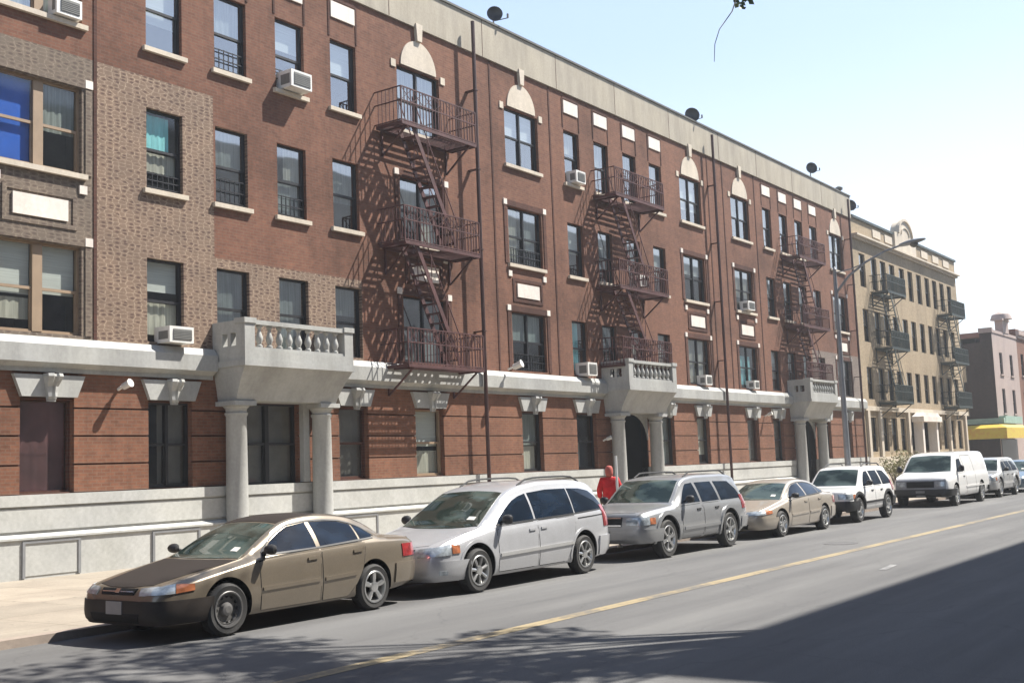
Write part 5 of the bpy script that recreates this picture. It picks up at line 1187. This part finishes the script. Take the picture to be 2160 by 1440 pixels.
# ------------------------------------------------------------------ trees and plants
def leafmat(name, c):
    mt, nt, b = newmat(name); oi = nt.nodes.new('ShaderNodeNewGeometry'); n = noise(nt, coords(nt), 1.1, 3)
    L(nt, ramp(nt, n, [(.3, tuple(x*.7 for x in c)), (.7, tuple(x*1.4 for x in c))]), b.inputs['Base Color']); b.inputs['Roughness'].default_value = .6; return mt
M['leaf'] = leafmat('tree_leaves', (.055, .095, .03)); M['leaf_y'] = leafmat('dry_yellow_green_leaves', (.20, .19, .075)); M['bark'] = plain('tree_bark', (.09, .07, .055), .9, var=.4, scale=6, stretch=(1, 1, .3))
def leaves(mb, c, r, n, size, rng):
    for _ in range(n):
        while True:
            p = Vector((rng.uniform(-1, 1), rng.uniform(-1, 1), rng.uniform(-1, 1)))
            if p.length < 1: break
        p = Vector(c)+Vector((p.x*r[0], p.y*r[1], p.z*r[2])); a = Vector((rng.gauss(0, 1), rng.gauss(0, 1), rng.gauss(0, 1))).normalized(); q = a.orthogonal().normalized(); t = a.cross(q); s = size*rng.uniform(.6, 1.3)
        mb.add([p-q*s*.5, p+t*s*.3, p+q*s*.5, p-t*s*.3], [(0, 1, 2, 3)])
def street_tree(base, crown, r, label, seed, nl=26, per=150, size=.16, trunk_r=.2, zmin=None, mat='leaf', twig=None):
    rng = random.Random(seed); o = empty('street_tree', base, label, 'tree'); bx, by, bz = base; tr = MB()
    cl = Vector(crown)-Vector(base); top = Vector((cl.x*.3, cl.y*.3, cl.z*.62)); tr.tube([(0, 0, -.05), (cl.x*.02, cl.y*.02, top.z*.4), top*.8, top], [trunk_r*1.25, trunk_r, trunk_r*.8, trunk_r*.6], 9)
    lv = MB(); spots = []
    for k in range(nl):
        while True:
            p = Vector((rng.uniform(-1, 1), rng.uniform(-1, 1), rng.uniform(-1, 1)))
            if .25 < p.length < 1: break
        q = cl+Vector((p.x*r[0], p.y*r[1], p.z*r[2])); spots.append(q); mid = top.lerp(q, .5)+Vector((rng.uniform(-.4, .4), rng.uniform(-.4, .4), rng.uniform(.1, .7)))
        tr.tube([top*rng.uniform(.8, 1), mid, q], [trunk_r*.35, trunk_r*.2, .02], 5, cap=False)
        s = rng.uniform(.55, 1.2)*min(r)*.42; leaves(lv, q, (s*1.35, s*1.35, s*.8), per, size, rng)
    if twig: tr.tube([top]+[Vector(t)-Vector(base) for t in twig], [.05, .03, .014, .010, .008, .006, .005, .004][:len(twig)+1], 5)
    tr.build('trunk', 'bark', o); lv.build('crown', mat, o, fix=False); return o
# ------------------------------------------------------------------ overhanging trees near the camera cast the dappled shade
t = street_tree((17.6, -19.9, .1), (15.2, -18.6, 12.3), (3.2, 3.2, 1.8), 'street tree whose drooping leafy twig just enters the top edge of the picture', 3, 34, 230, .22, .17,
    twig=[(15.2, -15.9, 10.4), (14.75, -15.2, 9.2), (14.47, -15, 8.3), (14.16, -15, 7.88), (13.72, -15, 7.5), (13.55, -15, 7.25), (13.50, -15, 7.0)])
b = MB(); leaves(b, (-3.1, 4.9, 8.05), (.14, .14, .12), 34, .10, random.Random(2)); b.build('leaf_cluster', 'leaf', t)
def plant(x, y, h, r, label, seed, mat='leaf_y', n=900):
    o = empty('shrub', (x, y, .1), label, 'shrub', 'shrubs in front of the tan building'); rng = random.Random(seed)
    st = MB(); lv = MB()
    for k in range(9):
        a = rng.uniform(0, 6.28); e = (r*.7*math.cos(a), r*.7*math.sin(a), h*rng.uniform(.6, 1)); st.tube([(0, 0, 0), (e[0]*.4, e[1]*.4, e[2]*.5), e], [.03, .02, .006], 5, cap=False); leaves(lv, (e[0], e[1], e[2]*.85), (r*.5, r*.5, h*.28), n//9, .11, rng)
    st.build('stem', 'bark', o); lv.build('foliage', mat, o, fix=False)
plant(62.0, -1.6, 1.6, .7, 'dry yellow green shrub where the red building ends, nearest of the three', 11)
plant(64.6, -1.7, 1.9, .85, 'tallest dry yellow green shrub, in front of the tan building', 12)
plant(67.6, -1.6, 1.7, .9, 'low dry yellow green shrub just left of the white van roof', 13)
b = MB()
for k in range(26): x = 61.2+k*.3; b.tube([(x, -2.5, .1), (x, -2.5, 1.15)], .014, 5)
b.bar((61.2, -2.5, 1.1), (68.8, -2.5, 1.1), .035); b.bar((61.2, -2.5, .25), (68.8, -2.5, .25), .035)
tag(b.build('iron_fence', 'iron_dark'), 'low dark iron railing in front of the shrubs by the tan building', 'fence')
street_tree((97, 22, 0), (97, 22, 12.5), (3.4, 3.4, 3.0), 'thin bare-looking tree rising behind the dark side wall of the corner building', 21, 34, 16, .12, .22)
# ------------------------------------------------------------------ thin summer haze over the street
hz = MB(); hz.box(-65, 170, -60, 60, -1.2, 24.5); ho = hz.build('haze', 'black'); tag(ho, kind='stuff', label='thin pale summer haze filling the street', cat='haze')
hm_ = bpy.data.materials.new('haze'); hm_.use_nodes = True; hn = hm_.node_tree; hn.nodes.clear(); out = hn.nodes.new('ShaderNodeOutputMaterial'); pv = hn.nodes.new('ShaderNodeVolumePrincipled')
pv.inputs['Color'].default_value = (.86, .92, 1, 1); pv.inputs['Density'].default_value = .0008; pv.inputs['Anisotropy'].default_value = .3
hn.links.new(pv.outputs[0], out.inputs['Volume']); ho.data.materials[0] = hm_
